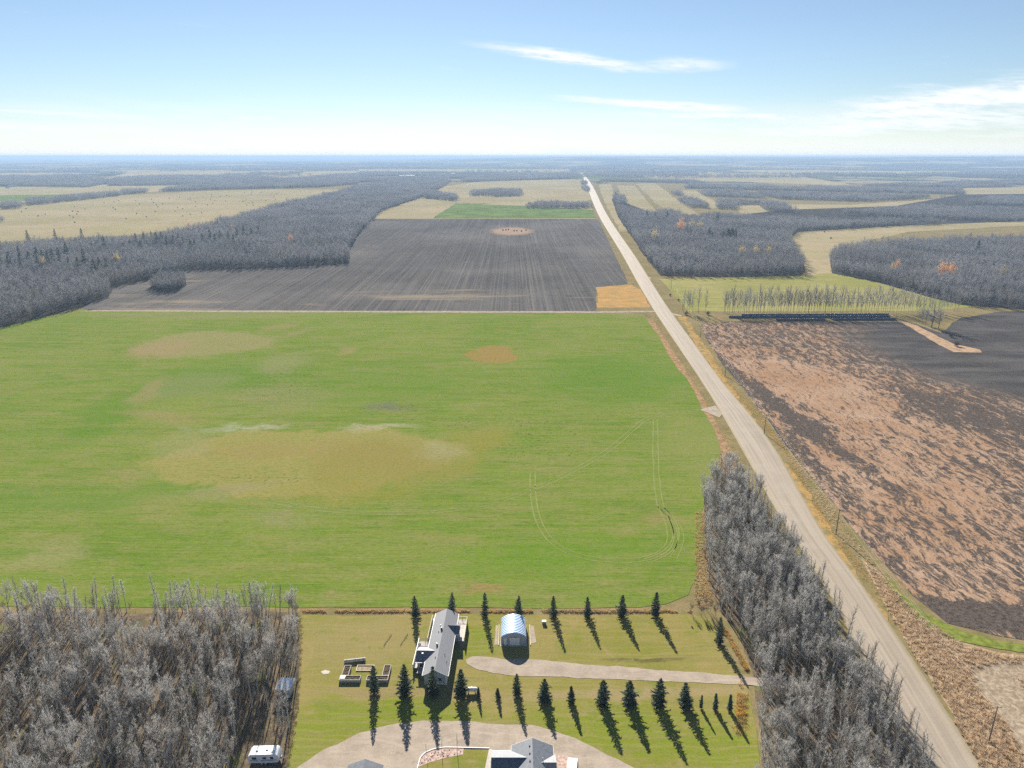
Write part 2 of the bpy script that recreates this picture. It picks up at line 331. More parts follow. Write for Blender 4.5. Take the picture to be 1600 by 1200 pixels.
# ---- ploughed field beyond
M = Mat('ploughed_soil'); p = M.pos
ra = math.radians(14.0)
fur = M.noise(M.map(p, (.5, .0018, 1), rot=ra), 1.0, 6, .74); fur2 = M.noise(M.map(p, (.075, .0022, 1), rot=ra * .9), 1.0, 3, .55)
col = M.mix(M.sm(M.noise(p, .006, 4, .6), .35, .7), (.080, .075, .072), (.125, .116, .109))
col = M.mix(M.sm(fur, .46, .70, 0, .7), col, (.185, .17, .155)); col = M.mix(M.sm(fur2, .52, .70, 0, .35), col, (.09, .081, .073)); col = M.mix(M.sm(fur, .34, .48, .5, 0), col, (.045, .042, .042)); col = M.mix(M.sm(M.noise(p, .05, 6, .75), .54, .72, 0, .5), col, (.03, .028, .028))
b = M.math('MULTIPLY', M.sm(M.noise(M.map(p, (.008, .05, 1)), 1, 6, .7), .50, .64), M.math('MAXIMUM', M.blob(M.warp(p, .03, 40), (760, 462), 150, 42), M.math('MAXIMUM', M.blob(M.warp(p, .03, 40), (330, 478), 120, 30), M.blob(M.warp(p, .03, 40), (230, 445), 60, 70))))
col = M.mix(b, col, (.21, .175, .13))
col = M.mix(M.math('MULTIPLY', M.blob(M.warp(p, .02, 60), (690, 395), 80, 170, -.3), M.sm(M.noise(p, .012, 4, .6), .4, .6, 0, .35)), col, (.05, .048, .05))
col = M.mix(M.math('MULTIPLY', M.blob(M.warp(p, .05, 14), (800, 361), 42, 78), 1.0), col, (.29, .205, .15))
M.bump(fur, .4, .3)
M_plough = M.done(col, .92, .2)
sheet('ploughed_field', [(140, 486), (500, 486), (930, 487), (933, 452), (981, 443), (962, 400), (936, 345), (930, 342), (575, 342), (556, 352), (540, 372), (500, 400), (300, 420), (150, 450), (120, 478)], .06, M_plough, 6, 1.5)
M = Mat('ochre_weeds'); p = M.pos; f = M.noise(M.map(p, (.08, .2, 1)), 1, 7, .75)
M_ochre = M.done(M.mix(M.sm(M.noise(p, 1.2, 4, .7), .4, .8, 0, .5), M.mix(M.sm(f, .36, .64), (.27, .195, .085), (.47, .265, .09)), (.15, .10, .04)), .95, .1)
sheet('weed_patch', [(931, 449), (986, 445), (1001, 452), (1016, 478), (1014, 481), (934, 481)], .08, M_ochre, 4, 2)
# field access along the edge of the green field
M_track = simple('earth_track', (.30, .255, .19), .25, .3, .95, .1)
sheet('field_track', [(120, 486.6), (500, 488.2), (930, 489.2), (1026, 488.0), (1024, 485.6), (930, 486.6), (500, 485.6), (150, 484.6)], .10, M_track, 6, .8)

# ---- stubble field right of the road
M = Mat('stubble_soil'); p = M.pos; wd = M.warp(p, .05, 9, 3)
sa = math.radians(-24)
st = M.noise(M.map(wd, (.30, .055, 1), rot=sa), 1.0, 7, .72); st2 = M.noise(M.map(wd, (1.1, .19, 1), rot=sa), 1.0, 6, .72)
dark = M.mix(M.sm(M.noise(p, .8, 6, .8), .3, .7), (.030, .025, .022), (.13, .105, .088)); pale = M.mix(M.sm(M.noise(p, .03, 4, .6), .35, .65), (.32, .195, .115), (.37, .255, .175))
pale = M.mix(M.sm(st2, .4, .75, 0, .6), pale, (.15, .10, .07)); pale = M.mix(M.sm(M.noise(p, 1.4, 4, .7), .45, .8, 0, .5), pale, (.12, .08, .055))
m = M.math('ADD', M.math('MULTIPLY', st, .62), M.math('MULTIPLY', st2, .38))
for px, rx, ry, rot, k in (((1280, 610), 45, 110, .35, -.075), ((1380, 740), 40, 55, .3, -.05), ((1470, 870), 45, 40, .2, -.02), ((1170, 600), 9, 190, .10, .09), ((1240, 700), 7, 60, .10, .07), ((1330, 497), 130, 26, 0, .13), ((1500, 960), 60, 9, -.12, .12), ((1480, 640), 40, 50, .3, .06)):
    m = M.math('ADD', m, M.math('MULTIPLY', M.blob(wd, px, rx, ry, rot, .3, 1.1), k))
ploughed = M.math('MAXIMUM', M.blob(wd, (1690, 560), 135, 150, .5, .75, 1.08), M.blob(wd, (1560, 500), 90, 40, .1, .7, 1.08))
soil = M.mix(M.sm(M.noise(M.map(p, (.02, .08, 1), rot=.5), 1, 5, .6), .35, .7), (.050, .047, .046), (.095, .088, .084))
col = M.mix(M.sm(m, .442, .522), pale, dark); col = M.mix(ploughed, col, soil)
M.bump(M.math('ADD', st2, M.noise(p, 1.3, 4, .7)), .5, .25)
rw = M.noise(M.map(p, (.9, .03, 1), rot=-.12), 1, 3, .6); col = M.mix(M.sm(rw, .5, .72, 0, .35), col, (.12, .095, .075))
M_stub = M.done(col, .92, .2)
sheet('stubble_field', [(1092, 508), (1140, 502), (1400, 503), (1432, 507), (1470, 520), (1500, 497), (1560, 487), (1700, 484), (2100, 500), (2300, 700), (2300, 1000), (1760, 1003), (1600, 1000), (1560, 994), (1480, 974), (1425, 930), (1335, 830), (1255, 730), (1185, 640), (1122, 560)], .06, M_stub, 4, 1.2)
M_pinkgrass = simple('pale_dead_grass', (.34, .235, .15), .3, .25, .95, .1)
sheet('grass_strip', [(1400, 500), (1428, 506), (1470, 528), (1492, 538), (1530, 546), (1534, 551), (1490, 550), (1455, 532), (1415, 508)], .09, M_pinkgrass, 3, 1.2)
M_brightgrass = simple('bright_green_grass', (.15, .175, .035), .35, .5, .95, .1)
sheet('green_swath', [(1372, 900), (1385, 905), (1440, 955), (1500, 985), (1560, 1002), (1700, 1022), (1700, 1034), (1560, 1014), (1480, 998), (1420, 960)], .08, M_brightgrass, 2, .8)
M = Mat('flattened_straw'); p = M.pos; f = M.noise(M.warp(p, .3, 3), .9, 5, .7)
M_straw = M.done(M.mix(M.sm(f, .35, .7), (.20, .15, .10), (.40, .33, .245)), .95, .1)
sheet('straw_track', [(1520, 1040), (1560, 1032), (1700, 1030), (1800, 1120), (1760, 1300), (1640, 1260), (1600, 1170), (1560, 1110), (1530, 1075)], .09, M_straw, 2, 1.0)

M = Mat('golden_verge'); p = M.pos
M_verge = M.done(M.mix(M.sm(M.noise(p, 1.6, 4, .7), .45, .8, 0, .5), M.mix(M.sm(M.noise(p, .22, 6, .72), .44, .60), M.mix(M.noise(p, .05, 4, .6), (.42, .245, .075), (.33, .23, .10)), (.205, .165, .075)), (.12, .085, .03)), .95, .1)
sheet('road_verge', [(1152, 636), (1184, 690), (1216, 744), (1258, 806), (1292, 862), (1340, 935), (1386, 1010), (1430, 1080), (1446, 1078), (1400, 1000), (1360, 930), (1318, 862), (1272, 790), (1236, 735), (1196, 680), (1152, 615), (1108, 548), (1070, 494), (1060, 494), (1094, 550)], .065, M_verge, 2, 2.2)
sheet('road_verge', [(1020, 500), (1052, 548), (1094, 615), (1116, 655), (1140, 700), (1152, 725), (1128, 742), (1128, 712), (1117, 672), (1098, 640), (1052, 566), (1012, 502)], .055, simple('rusty_verge', (.27, .175, .095), .35, .3, .95, .1), 2, .5)
sheet('reed_ground', [(1345, 872), (1380, 900), (1440, 962), (1500, 1003), (1560, 1020), (1720, 1038), (1800, 1120), (1780, 1320), (1590, 1320), (1535, 1195), (1482, 1105), (1420, 1010), (1380, 940)], .062, simple('straw_litter', (.33, .245, .155), .35, .8, .95, .1), 2, .5)

# ---- pastures and far fields
M = Mat('pasture'); p = M.pos
col = M.mix(M.sm(M.noise(p, .012, 5, .6), .35, .65), (.225, .22, .062), (.30, .265, .105)); col = M.mix(M.sm(M.noise(M.map(p, (.03, .3, 1)), 1, 5, .65), .4, .7, 0, .6), col, (.13, .14, .04))
M_past = M.done(col, .95, .1)
sheet('pasture', [(1030, 436), (1100, 434), (1260, 431), (1310, 424), (1390, 440), (1460, 462), (1530, 479), (1440, 486), (1075, 487), (1052, 460)], .07, M_past, 6, 1.5)
M = Mat('dry_hay'); p = M.pos
col = M.mix(M.sm(M.noise(p, .004, 5, .6), .35, .65), (.25, .21, .115), (.32, .26, .16)); col = M.mix(M.sm(M.noise(M.map(p, (.004, .03, 1)), 1, 5, .65), .45, .65, 0, .6), col, (.255, .24, .10)); col = M.mix(M.sm(M.noise(p, .05, 5, .7), .5, .75, 0, .5), col, (.13, .105, .065))
M_hay = M.done(col, .95, .1)
HAY = [[(1225, 385), (1236, 372), (1245, 363), (1330, 357), (1420, 351), (1700, 341), (1700, 347), (1420, 362), (1330, 382), (1300, 402), (1297, 424), (1305, 428), (1262, 433), (1255, 415)],
       [(-250, 392), (0, 378), (110, 371), (200, 368), (330, 352), (430, 325), (528, 302), (530, 296), (430, 296), (330, 298), (180, 306), (0, 324), (-250, 345)],
       [(-250, 340), (0, 322), (170, 304), (330, 294), (340, 288), (180, 288), (0, 292), (-250, 300)],
       [(575, 343), (700, 343), (725, 316), (640, 312), (600, 326)], [(700, 342), (930, 342), (919, 310), (760, 318)], [(640, 313), (740, 318), (925, 312), (915, 280), (760, 282), (690, 292), (660, 302)],
       [(964, 290), (992, 290), (1016, 320), (1034, 338), (1006, 338), (976, 320)], [(994, 287), (1024, 286), (1058, 312), (1104, 343), (1066, 342), (1024, 318)], [(936, 288), (955, 288), (962, 312), (974, 340), (988, 362), (968, 362), (942, 312)],
       [(1052, 298), (1086, 297), (1130, 322), (1112, 327)], [(1085, 281), (1300, 290), (1330, 288), (1240, 274), (1090, 268)], [(1145, 321), (1185, 320), (1205, 334), (1160, 336)], [(1225, 319), (1330, 320), (1420, 314), (1535, 305), (1545, 315), (1430, 328), (1330, 336), (1240, 336)], [(1495, 294), (1700, 290), (1700, 305), (1510, 308)], [(1240, 272), (1500, 272), (1500, 267), (1090, 265)],
       [(560, 268), (700, 268), (890, 270), (890, 263), (700, 262), (560, 264)], [(915, 274), (1090, 277), (1090, 274), (925, 271)],
       [(-150, 279), (90, 276), (130, 271), (-150, 270)], [(170, 277), (330, 275), (450, 269), (330, 267), (200, 270)], [(455, 275), (560, 273), (560, 267), (480, 268)], [(-100, 268.5), (240, 268), (300, 265.8), (-100, 266)], [(560, 279), (640, 279), (690, 276), (640, 275), (575, 276)]]
for i, P in enumerate(HAY): sheet('hay_field', P, .03 + .008 * i, M_hay, 14, 4)
M_fargreen = simple('far_green_crop', (.115, .16, .045), .25, .02, .95, .1)
sheet('far_green_field', [(676, 341), (930, 341), (926, 328), (830, 322), (712, 318)], .20, M_fargreen, 10, 3)
sheet('far_green_strip', [(0, 314), (120, 312), (160, 303), (0, 305)], .20, M_fargreen, 10, 3)
# ---- woodland floors
M = Mat('leaf_litter'); p = M.pos
col = M.mix(M.sm(M.noise(p, .25, 5, .65), .35, .65), (.10, .082, .058), (.20, .15, .095)); col = M.mix(M.sm(M.noise(p, .09, 4, .6), .55, .7), col, (.13, .14, .05)); col = M.mix(M.sm(M.noise(p, 2.2, 4, .7), .4, .75, 0, .6), col, (.035, .03, .022))
M_litter = M.done(col, .95, .1)
M_farfloor = simple('wood_floor', (.05, .046, .042), .3, .05, .95, .1)  # floor colour darkened to stand for the shade among the far trunks
LEFT_WOOD = [(-300, 600), (0, 512), (120, 481), (170, 466), (176, 449), (232, 437), (300, 422), (400, 420), (545, 412), (548, 388), (560, 368), (577, 347), (600, 328), (660, 308), (692, 292), (705, 283), (620, 283), (560, 292), (520, 305), (430, 325), (330, 355), (250, 374), (100, 384), (-200, 396)]
CLUMP = [(234, 450), (250, 457), (280, 455), (292, 445), (285, 438), (250, 440)]
RIGHT_WOOD = [(1032, 431), (1120, 433), (1250, 431), (1258, 418), (1240, 388), (1232, 374), (1246, 362), (1420, 352), (1700, 342), (1700, 302), (1500, 304), (1400, 322), (1225, 328), (1120, 340), (1060, 335), (1020, 333), (980, 318), (962, 300), (956, 312), (966, 340), (985, 368), (1005, 398)]
RIGHT_WOOD2 = [(1300, 427), (1296, 408), (1310, 392), (1420, 384), (1700, 372), (2000, 380), (2000, 498), (1600, 484), (1500, 476), (1450, 464), (1370, 441)]
NEAR_WOOD = [(-140, 952), (100, 955), (300, 956), (466, 957), (470, 1010), (466, 1080), (452, 1150), (440, 1240), (420, 1330), (-260, 1330)]
ROAD_WOOD = [(1099, 768), (1128, 742), (1150, 742), (1195, 805), (1240, 870), (1290, 950), (1330, 1030), (1370, 1090), (1418, 1170), (1470, 1270), (1300, 1330), (1195, 1330), (1190, 1200), (1185, 1120), (1178, 1060), (1160, 1000), (1120, 950), (1100, 890)]
sheet('woodland_floor', NEAR_WOOD, .08, M_litter, 3, 1.0); sheet('woodland_floor', ROAD_WOOD, .08, M_litter, 3, 1.0)
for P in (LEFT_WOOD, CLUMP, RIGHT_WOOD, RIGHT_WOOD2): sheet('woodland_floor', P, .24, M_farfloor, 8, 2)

# ---- lawn of the acreage
M = Mat('mown_lawn'); p = M.pos
strp = M.noise(M.map(p, (.05, .55, 1), rot=.05), 1, 4, .6); 
col = M.mix(M.sm(M.noise(p, .05, 5, .6), .35, .65), (.185, .18, .035), (.245, .20, .065))
grn = M.math('MAXIMUM', M.blob(M.warp(p, .1, 12), (600, 1125), 32, 8, 0, .4, 1.1), M.math('MAXIMUM', M.blob(M.warp(p, .1, 12), (960, 1150), 36, 13, 0, .3, 1.1), M.math('MAXIMUM', M.blob(M.warp(p, .1, 12), (1130, 1180), 18, 16, 0, .3, 1.1), M.math('MAXIMUM', M.blob(M.warp(p, .1, 12), (720, 1000), 14, 10, 0, .3, 1.1), M.blob(M.warp(p, .1, 12), (480, 1150), 10, 12, 0, .3, 1.1)))))
col = M.mix(M.math('MULTIPLY', grn, .85), col, (.15, .195, .014)); col = M.mix(M.sm(strp, .48, .7, 0, .7), col, (.19, .175, .06))
col = M.mix(M.math('MULTIPLY', M.blob(M.warp(p, .1, 6), (1000, 1083), 46, 2.6, .05, .3, 1.1), .8), col, (.285, .215, .125))
col = M.mix(M.math('MULTIPLY', M.blob(M.warp(p, .1, 5), (1010, 1030), 15, 1.1, .09, .2, 1.1), .75), col, (.075, .06, .03))
col = M.mix(M.math('MULTIPLY', M.blob(M.warp(p, .1, 6), (620, 1084), 30, 2.2, 0, .2, 1.1), .6), col, (.26, .19, .11)); col = M.mix(M.math('MULTIPLY', M.blob(M.warp(p, .1, 8), (560, 1000), 30, 16, 0, .2, 1.1), .6), col, (.255, .205, .095))
col = M.mix(M.sm(M.noise(p, .45, 5, .7), .5, .72, 0, .5), col, (.24, .195, .085)); col = M.mix(M.sm(M.noise(p, 2.6, 4, .7), .42, .75, 0, .5), col, (.085, .095, .02))
mow = M.noise(M.map(M.warp(p, .03, 6), (.02, 1.1, 1), rot=.04), 1, 3, .6); col = M.mix(M.sm(mow, .46, .66, 0, .5), col, (.25, .215, .085)); col = M.mix(M.sm(M.noise(p, .16, 6, .72, 1.2), .53, .66, 0, .55), col, (.27, .205, .095)); col = M.mix(M.sm(M.noise(M.map(p, (1, 1, 1), loc=(9, 4, 0)), .13, 6, .7), .55, .68, 0, .6), col, (.12, .165, .018))
M.bump(M.noise(p, 1.5, 4, .7), .35, .08)
M_lawn = M.done(col, .95, .12)
sheet('lawn', [(470, 961), (640, 961), (900, 961), (1075, 960), (1110, 968), (1130, 1010), (1160, 1058), (1172, 1090), (1182, 1140), (1188, 1200), (1192, 1330), (380, 1330), (440, 1220), (460, 1150), (468, 1080), (471, 1010)], .06, M_lawn, 2, .6)

# ---- gravel: drives and the road
def gravel(name, base, shade):
    M = Mat(name); p = M.pos
    col = M.mix(M.sm(M.noise(p, .22, 5, .65), .35, .68), base, shade); col = M.mix(M.sm(M.noise(p, 3.0, 4, .75), .4, .8, 0, .6), col, tuple(c * .62 for c in shade))
    rut = M.noise(M.map(M.warp(p, .06, 7), (.07, .9, 1), rot=-.1), 1, 4, .65); col = M.mix(M.sm(rut, .5, .7, 0, .55), col, tuple(c * 1.12 for c in base)); col = M.mix(M.sm(M.noise(p, .35, 6, .75), .55, .7, 0, .5), col, tuple(c * .72 for c in shade)); M.bump(M.noise(p, 3.0, 4, .7), .4, .05); return M.done(col, .92, .15)
M_drive = gravel('drive_gravel', (.39, .325, .26), (.31, .258, .205))
sheet('driveway', [(728, 1031), (738, 1026), (765, 1027), (790, 1031), (840, 1031), (900, 1037), (980, 1043), (1060, 1049), (1150, 1056), (1185, 1060), (1250, 1064), (1300, 1070), (1312, 1090), (1240, 1078), (1160, 1070), (1080, 1066), (1000, 1063), (920, 1060), (850, 1057), (790, 1055), (745, 1046), (730, 1038)], .10, M_drive, .9, .55)
sheet('driveway', [(360, 1330), (465, 1199), (505, 1172), (560, 1146), (600, 1135), (660, 1126), (720, 1127), (780, 1132), (830, 1133), (865, 1142), (900, 1154), (945, 1178), (1000, 1205), (1100, 1260), (1000, 1300), (900, 1230), (880, 1210), (870, 1330)], .10, M_drive, .9, .55)

def strip(name, cl_w, prof, mat, kind='structure', parent=None):     # cl_w: list of (left point, right point); prof: (fraction across, z)
    V = []; UV = []; n = len(prof); F = []; acc = 0
    for i, (a, b) in enumerate(cl_w):
        a = np.array(a); b = np.array(b)
        if i: acc += np.hypot(*((a + b) / 2 - mid0))
        mid0 = (a + b) / 2
        for f, z in prof:
            q = a + (b - a) * f; V.append((q[0], q[1], z)); UV.append((f, acc))
    for i in range(len(cl_w) - 1):
        for k in range(n - 1): F.append((i * n + k, i * n + k + 1, (i + 1) * n + k + 1, (i + 1) * n + k))
    o = mesh_obj(name, V, F, mat, parent); uv = o.data.uv_layers.new(name='UVMap')
    for l in o.data.loops: uv.data[l.index].uv = UV[l.vertex_index]
    bm = bmesh.new(); bm.from_mesh(o.data)
    for f in bm.faces:
        if f.normal.z < 0: f.normal_flip()
    bm.to_mesh(o.data); bm.free()
    if parent is None: o['kind'] = kind
    return o
M = Mat('road_gravel'); uvn = M.n('ShaderNodeTexCoord').outputs['UV']; p = M.pos
us = M.n('ShaderNodeSeparateXYZ'); M.put(us.inputs[0], uvn)
wob = M.math('ADD', us.outputs[0], M.math('MULTIPLY', M.math('SUBTRACT', M.noise(p, .03, 3, .5), .5), .10))
cmb = M.n('ShaderNodeCombineXYZ'); M.put(cmb.inputs[0], M.math('MULTIPLY', wob, 14.0)); M.put(cmb.inputs[1], M.math('MULTIPLY', us.outputs[1], .012))
ln = M.noise(cmb.outputs[0], 1.0, 4, .6)
col = M.mix(M.sm(ln, .34, .70), (.25, .207, .16), (.345, .293, .23))
edge = M.math('ABSOLUTE', M.math('SUBTRACT', wob, .5))
col = M.mix(M.sm(edge, .30, .40, 0, .6), col, (.32, .265, .185)); col = M.mix(M.sm(edge, .41, .50, 0, .9), col, (.24, .195, .115))
col = M.mix(M.sm(M.noise(p, .12, 5, .65), .45, .7, 0, .4), col, (.345, .30, .24)); col = M.mix(M.sm(M.noise(p, 2.4, 4, .75), .45, .8, 0, .45), col, (.17, .145, .115))
yy = M.n('ShaderNodeSeparateXYZ'); M.put(yy.inputs[0], p)
M.bump(M.noise(p, 2.5, 4, .7), .35, .05)
M_road = M.done(col, .9, .2)
ROAD = [(1400, 1540, 1660), (1300, 1492, 1592), (1197, 1440, 1527), (1100, 1391, 1467), (1000, 1338, 1404), (900, 1283, 1334), (840, 1241, 1287), (780, 1205, 1253), (720, 1172, 1221), (660, 1138, 1181), (600, 1101, 1128), (540, 1060, 1086), (487, 1024, 1046), (440, 996, 1016), (400, 975, 992), (370, 956, 970), (342, 938, 951), (320, 928, 939), (300, 921, 931), (285, 915.5, 922.5), (275, 910.5, 915), (269, 906, 909)]
pts = []
ys = [r[0] for r in ROAD]
for i in range(len(ROAD) - 1):
    n = 6 if i < 14 else 4
    for k in range(n):
        t = k / n; y = 1 / ((1 - t) / (ROAD[i][0] - 244) + t / (ROAD[i + 1][0] - 244)) + 244
        f = (y - ROAD[i][0]) / (ROAD[i + 1][0] - ROAD[i][0])
        pts.append((at(ROAD[i][1] + f * (ROAD[i + 1][1] - ROAD[i][1]), y), at(ROAD[i][2] + f * (ROAD[i + 1][2] - ROAD[i][2]), y)))
A = np.array(pts); 
for _ in range(10): A[1:-1] = .25 * A[:-2] + .5 * A[1:-1] + .25 * A[2:]          # ease the bends
W = A[:, 1] - A[:, 0]; mid_ = A.mean(1); 
A[:, 0] = mid_ - W * .56; A[:, 1] = mid_ + W * .56
strip('gravel_road', [(a, b) for a, b in A], [(0, .07), (.07, .20), (.25, .30), (.5, .36), (.75, .30), (.93, .20), (1, .07)], M_road)
ROADC = mid_
def road_at(Y): return np.interp(Y, ROADC[:, 1], ROADC[:, 0]), np.interp(Y, ROADC[:, 1], np.abs(W[:, 0]) * .56)
# approaches joining the road
M_app = gravel('approach_gravel', (.40, .345, .275), (.30, .255, .20))
sheet('approach', [(1094, 641), (1098, 639), (1118, 634), (1128, 648), (1124, 653), (1106, 645)], .13, M_app, 1.5, .3)
sheet('approach', [(1042, 490), (1050, 493), (1066, 494.5), (1066, 493), (1052, 490), (1044, 486)], .13, M_app, 1.5, .3)
sheet('approach', [(1004, 432), (1010, 431), (1017, 434), (1016, 437), (1008, 437)], .13, M_app, 3, .3)
# tyre tracks pressed into the crop
M = Mat('pressed_crop'); M_press = M.done(M.mix(M.sm(M.noise(M.pos, .4, 4, .7), .3, .7), (.135, .17, .03), (.185, .195, .055)), .95, .1)
def track(px, gauge=2.1, w=.42):
    P = poly(px); t = np.concatenate([[0], np.cumsum(np.hypot(*np.diff(P, axis=0).T))]); n = max(8, int(t[-1] / 3)); s = np.linspace(0, t[-1], n)
    Q = np.stack([np.interp(s, t, P[:, 0]), np.interp(s, t, P[:, 1])], 1)
    for _ in range(8): Q[1:-1] = .25 * Q[:-2] + .5 * Q[1:-1] + .25 * Q[2:]
    d = np.gradient(Q, axis=0); nr = np.stack([-d[:, 1], d[:, 0]], 1) / np.hypot(*d.T)[:, None]
    for sd in (-1, 1):
        c = Q + nr * (sd * gauge / 2 + .15 * vnoise(s / 9, sd + 3)[:, None]); h = (w / 2 * (1 + .35 * vnoise(s / 4, sd)))[:, None]
        strip('tyre_track', list(zip(c - nr * h, c + nr * h)), [(0, .085), (1, .085)], M_press, parent=gf)
track([(1118, 640), (1070, 642), (1010, 652), (985, 675), (950, 705), (905, 732), (850, 758), (790, 782), (720, 797), (640, 803), (560, 802), (480, 795), (420, 783)])
track([(1024, 655), (1024, 700), (1026, 750), (1030, 790), (1045, 815), (1052, 840), (1045, 862), (1020, 875), (960, 880), (890, 868), (860, 850), (840, 815), (833, 780), (832, 740)])
track([(1030, 790), (1055, 812), (1060, 840), (1050, 866), (1010, 877)], 2.0, .5); track([(1035, 795), (1063, 818), (1068, 850), (1052, 872)], 1.8, .4)

# ================================================================== VEGETATION
def bark(name, lo, hi, sc=1.2, tr=0.0):
    M = Mat(name); oi = M.n('ShaderNodeObjectInfo').outputs['Random']
    c = M.mix(M.noise(M.pos, sc, 4, .65), lo, hi); c = M.mix(M.math('MULTIPLY', oi, .45), c, tuple(x * .6 for x in lo)); return M.done(c, .75, .25, 0, tr)
M_twig3 = bark('grey_brown_twigs', (.25, .225, .195), (.42, .385, .345), .4, .42); M_trunk = bark('aspen_bark', (.30, .28, .25), (.58, .56, .52)); M_twig = bark('aspen_twigs', (.37, .36, .345), (.57, .56, .54), .35, .44); M_twig2 = bark('brown_twigs', (.22, .175, .14), (.36, .29, .235), 1.2, .45)
M = Mat('distant_twigs'); p = M.pos; oi = M.n('ShaderNodeObjectInfo').outputs['Random']
c_ = M.mix(M.sm(M.noise(p, .009, 5, .65), .4, .62), (.34, .34, .35), (.235, .235, .245)); c_ = M.mix(M.sm(M.noise(M.map(p, (1, 1, 0), loc=(70, 20, 0)), .02, 4, .6), .55, .7, 0, .7), c_, (.28, .235, .19)); c_ = M.mix(M.math('MULTIPLY', oi, .6), c_, (.19, .19, .20))  # slight blue of reflected sky and haze put into the far twig colour
M_fartwig = M.done(c_, .8, .15, 0, .32)
def rnd(a, b): return random.uniform(a, b)
class Soup:                                                  # triangle soup for branches and needles
    def __init__(s): s.V = []; s.T = []
    def tri(s, a, b, c): n = len(s.V); s.V += [a, b, c]; s.T.append((n, n + 1, n + 2))
    def twig(s, p, d, L, w):
        sd = np.cross(d, np.array([rnd(-1, 1), rnd(-1, 1), rnd(-1, 1)])); sd = sd / (np.linalg.norm(sd) + 1e-9) * w / 2
        s.tri(p - sd, p + sd, p + d * L)
    def limb(s, pts, r0, r1, n=3):
        base = len(s.V); m = len(pts)
        for i, q in enumerate(pts):
            d = pts[min(i + 1, m - 1)] - pts[max(i - 1, 0)]; d = d / (np.linalg.norm(d) + 1e-9)
            u = np.cross(d, [0, 0, 1.0] if abs(d[2]) < .9 else [1.0, 0, 0]); u /= np.linalg.norm(u); v = np.cross(u, d); r = r0 + (r1 - r0) * i / (m - 1)
            for k in range(n): a = 2 * math.pi * k / n; s.V.append(q + u * math.cos(a) * r + v * math.sin(a) * r)
        for i in range(m - 1):
            for k in range(n):
                a = base + i * n + k; b = base + i * n + (k + 1) % n; s.T += [(a, b, b + n), (a, b + n, a + n)]
    def mesh(s, name): return tri_mesh(name, np.array(s.V), np.array(s.T))
def unit(v): return v / (np.linalg.norm(v) + 1e-9)
def bare_tree(h, crown0, spread, nlimb, nsec, ntwig, tw, lean=.04, fork=0, r0=None):
    trunk, crown = Soup(), Soup(); r0 = r0 or h * .017
    stems = [(np.zeros(3), np.array([rnd(-lean, lean), rnd(-lean, lean), 1.0]), h, r0)]
    tp = []
    for (b, d, L, r) in stems:
        pts = [b]; n = 7; dd = unit(d)
        for i in range(n): dd = unit(dd + np.array([rnd(-.06, .06), rnd(-.06, .06), 0])); pts.append(pts[-1] + dd * L / n)
        trunk.limb(pts, r, r * .15, 5); tp.append((pts, r))
    for k in range(fork):
        pts, r = tp[0]; i = random.choice((2, 3)); a = rnd(0, 6.28); d = unit(np.array([math.cos(a) * .55, math.sin(a) * .55, 1.0])); q = [pts[i]]; L = h * (1 - i / 7) * rnd(.8, 1.0)
        for j in range(5): d = unit(d + np.array([rnd(-.1, .1), rnd(-.1, .1), .08])); q.append(q[-1] + d * L / 5)
        trunk.limb(q, r * .55, r * .1, 4); tp.append((q, r * .6))
    for pts, r in tp:
        P = np.array(pts); m = len(P) - 1
        for k in range(nlimb if len(tp) == 1 else int(nlimb * .6)):
            t = crown0 + (1 - crown0) * ((k + rnd(0, 1)) / nlimb if len(tp) == 1 else rnd(0, 1)); i = min(int(t * m), m - 1); f = t * m - i; o = P[i] * (1 - f) + P[i + 1] * f
            a = rnd(0, 6.28); up = rnd(.7, 1.4) + t * .9; d = unit(np.array([math.cos(a), math.sin(a), up])); L = spread * h * (1.14 - t) ** .55 * rnd(.65, 1.15)
            q = [o]
            for j in range(3): d = unit(d + np.array([rnd(-.18, .18), rnd(-.18, .18), rnd(.0, .25)])); q.append(q[-1] + d * L / 3)
            crown.limb(q, .012 * h * .22 + .012, .008, 3); Q = np.array(q)
            for j in range(nsec):
                tt = rnd(.2, 1.0) * 2.999; i2 = int(tt); o2 = Q[i2] + (Q[i2 + 1] - Q[i2]) * (tt - i2); d2 = unit(unit(Q[-1] - Q[0]) * .9 + np.array([rnd(-.8, .8), rnd(-.8, .8), rnd(-.1, .8)])); L2 = L * rnd(.28, .55)
                e2 = o2 + d2 * L2; crown.limb([o2, e2], .013, .005, 3)
                for x in range(ntwig):
                    o3 = o2 + d2 * L2 * rnd(.15, 1.0); crown.twig(o3, unit(d2 * .7 + np.array([rnd(-.7, .7), rnd(-.7, .7), rnd(.0, 1.1)])), rnd(.3, .85) * (.5 + L2 * .3), tw)
    return trunk, crown
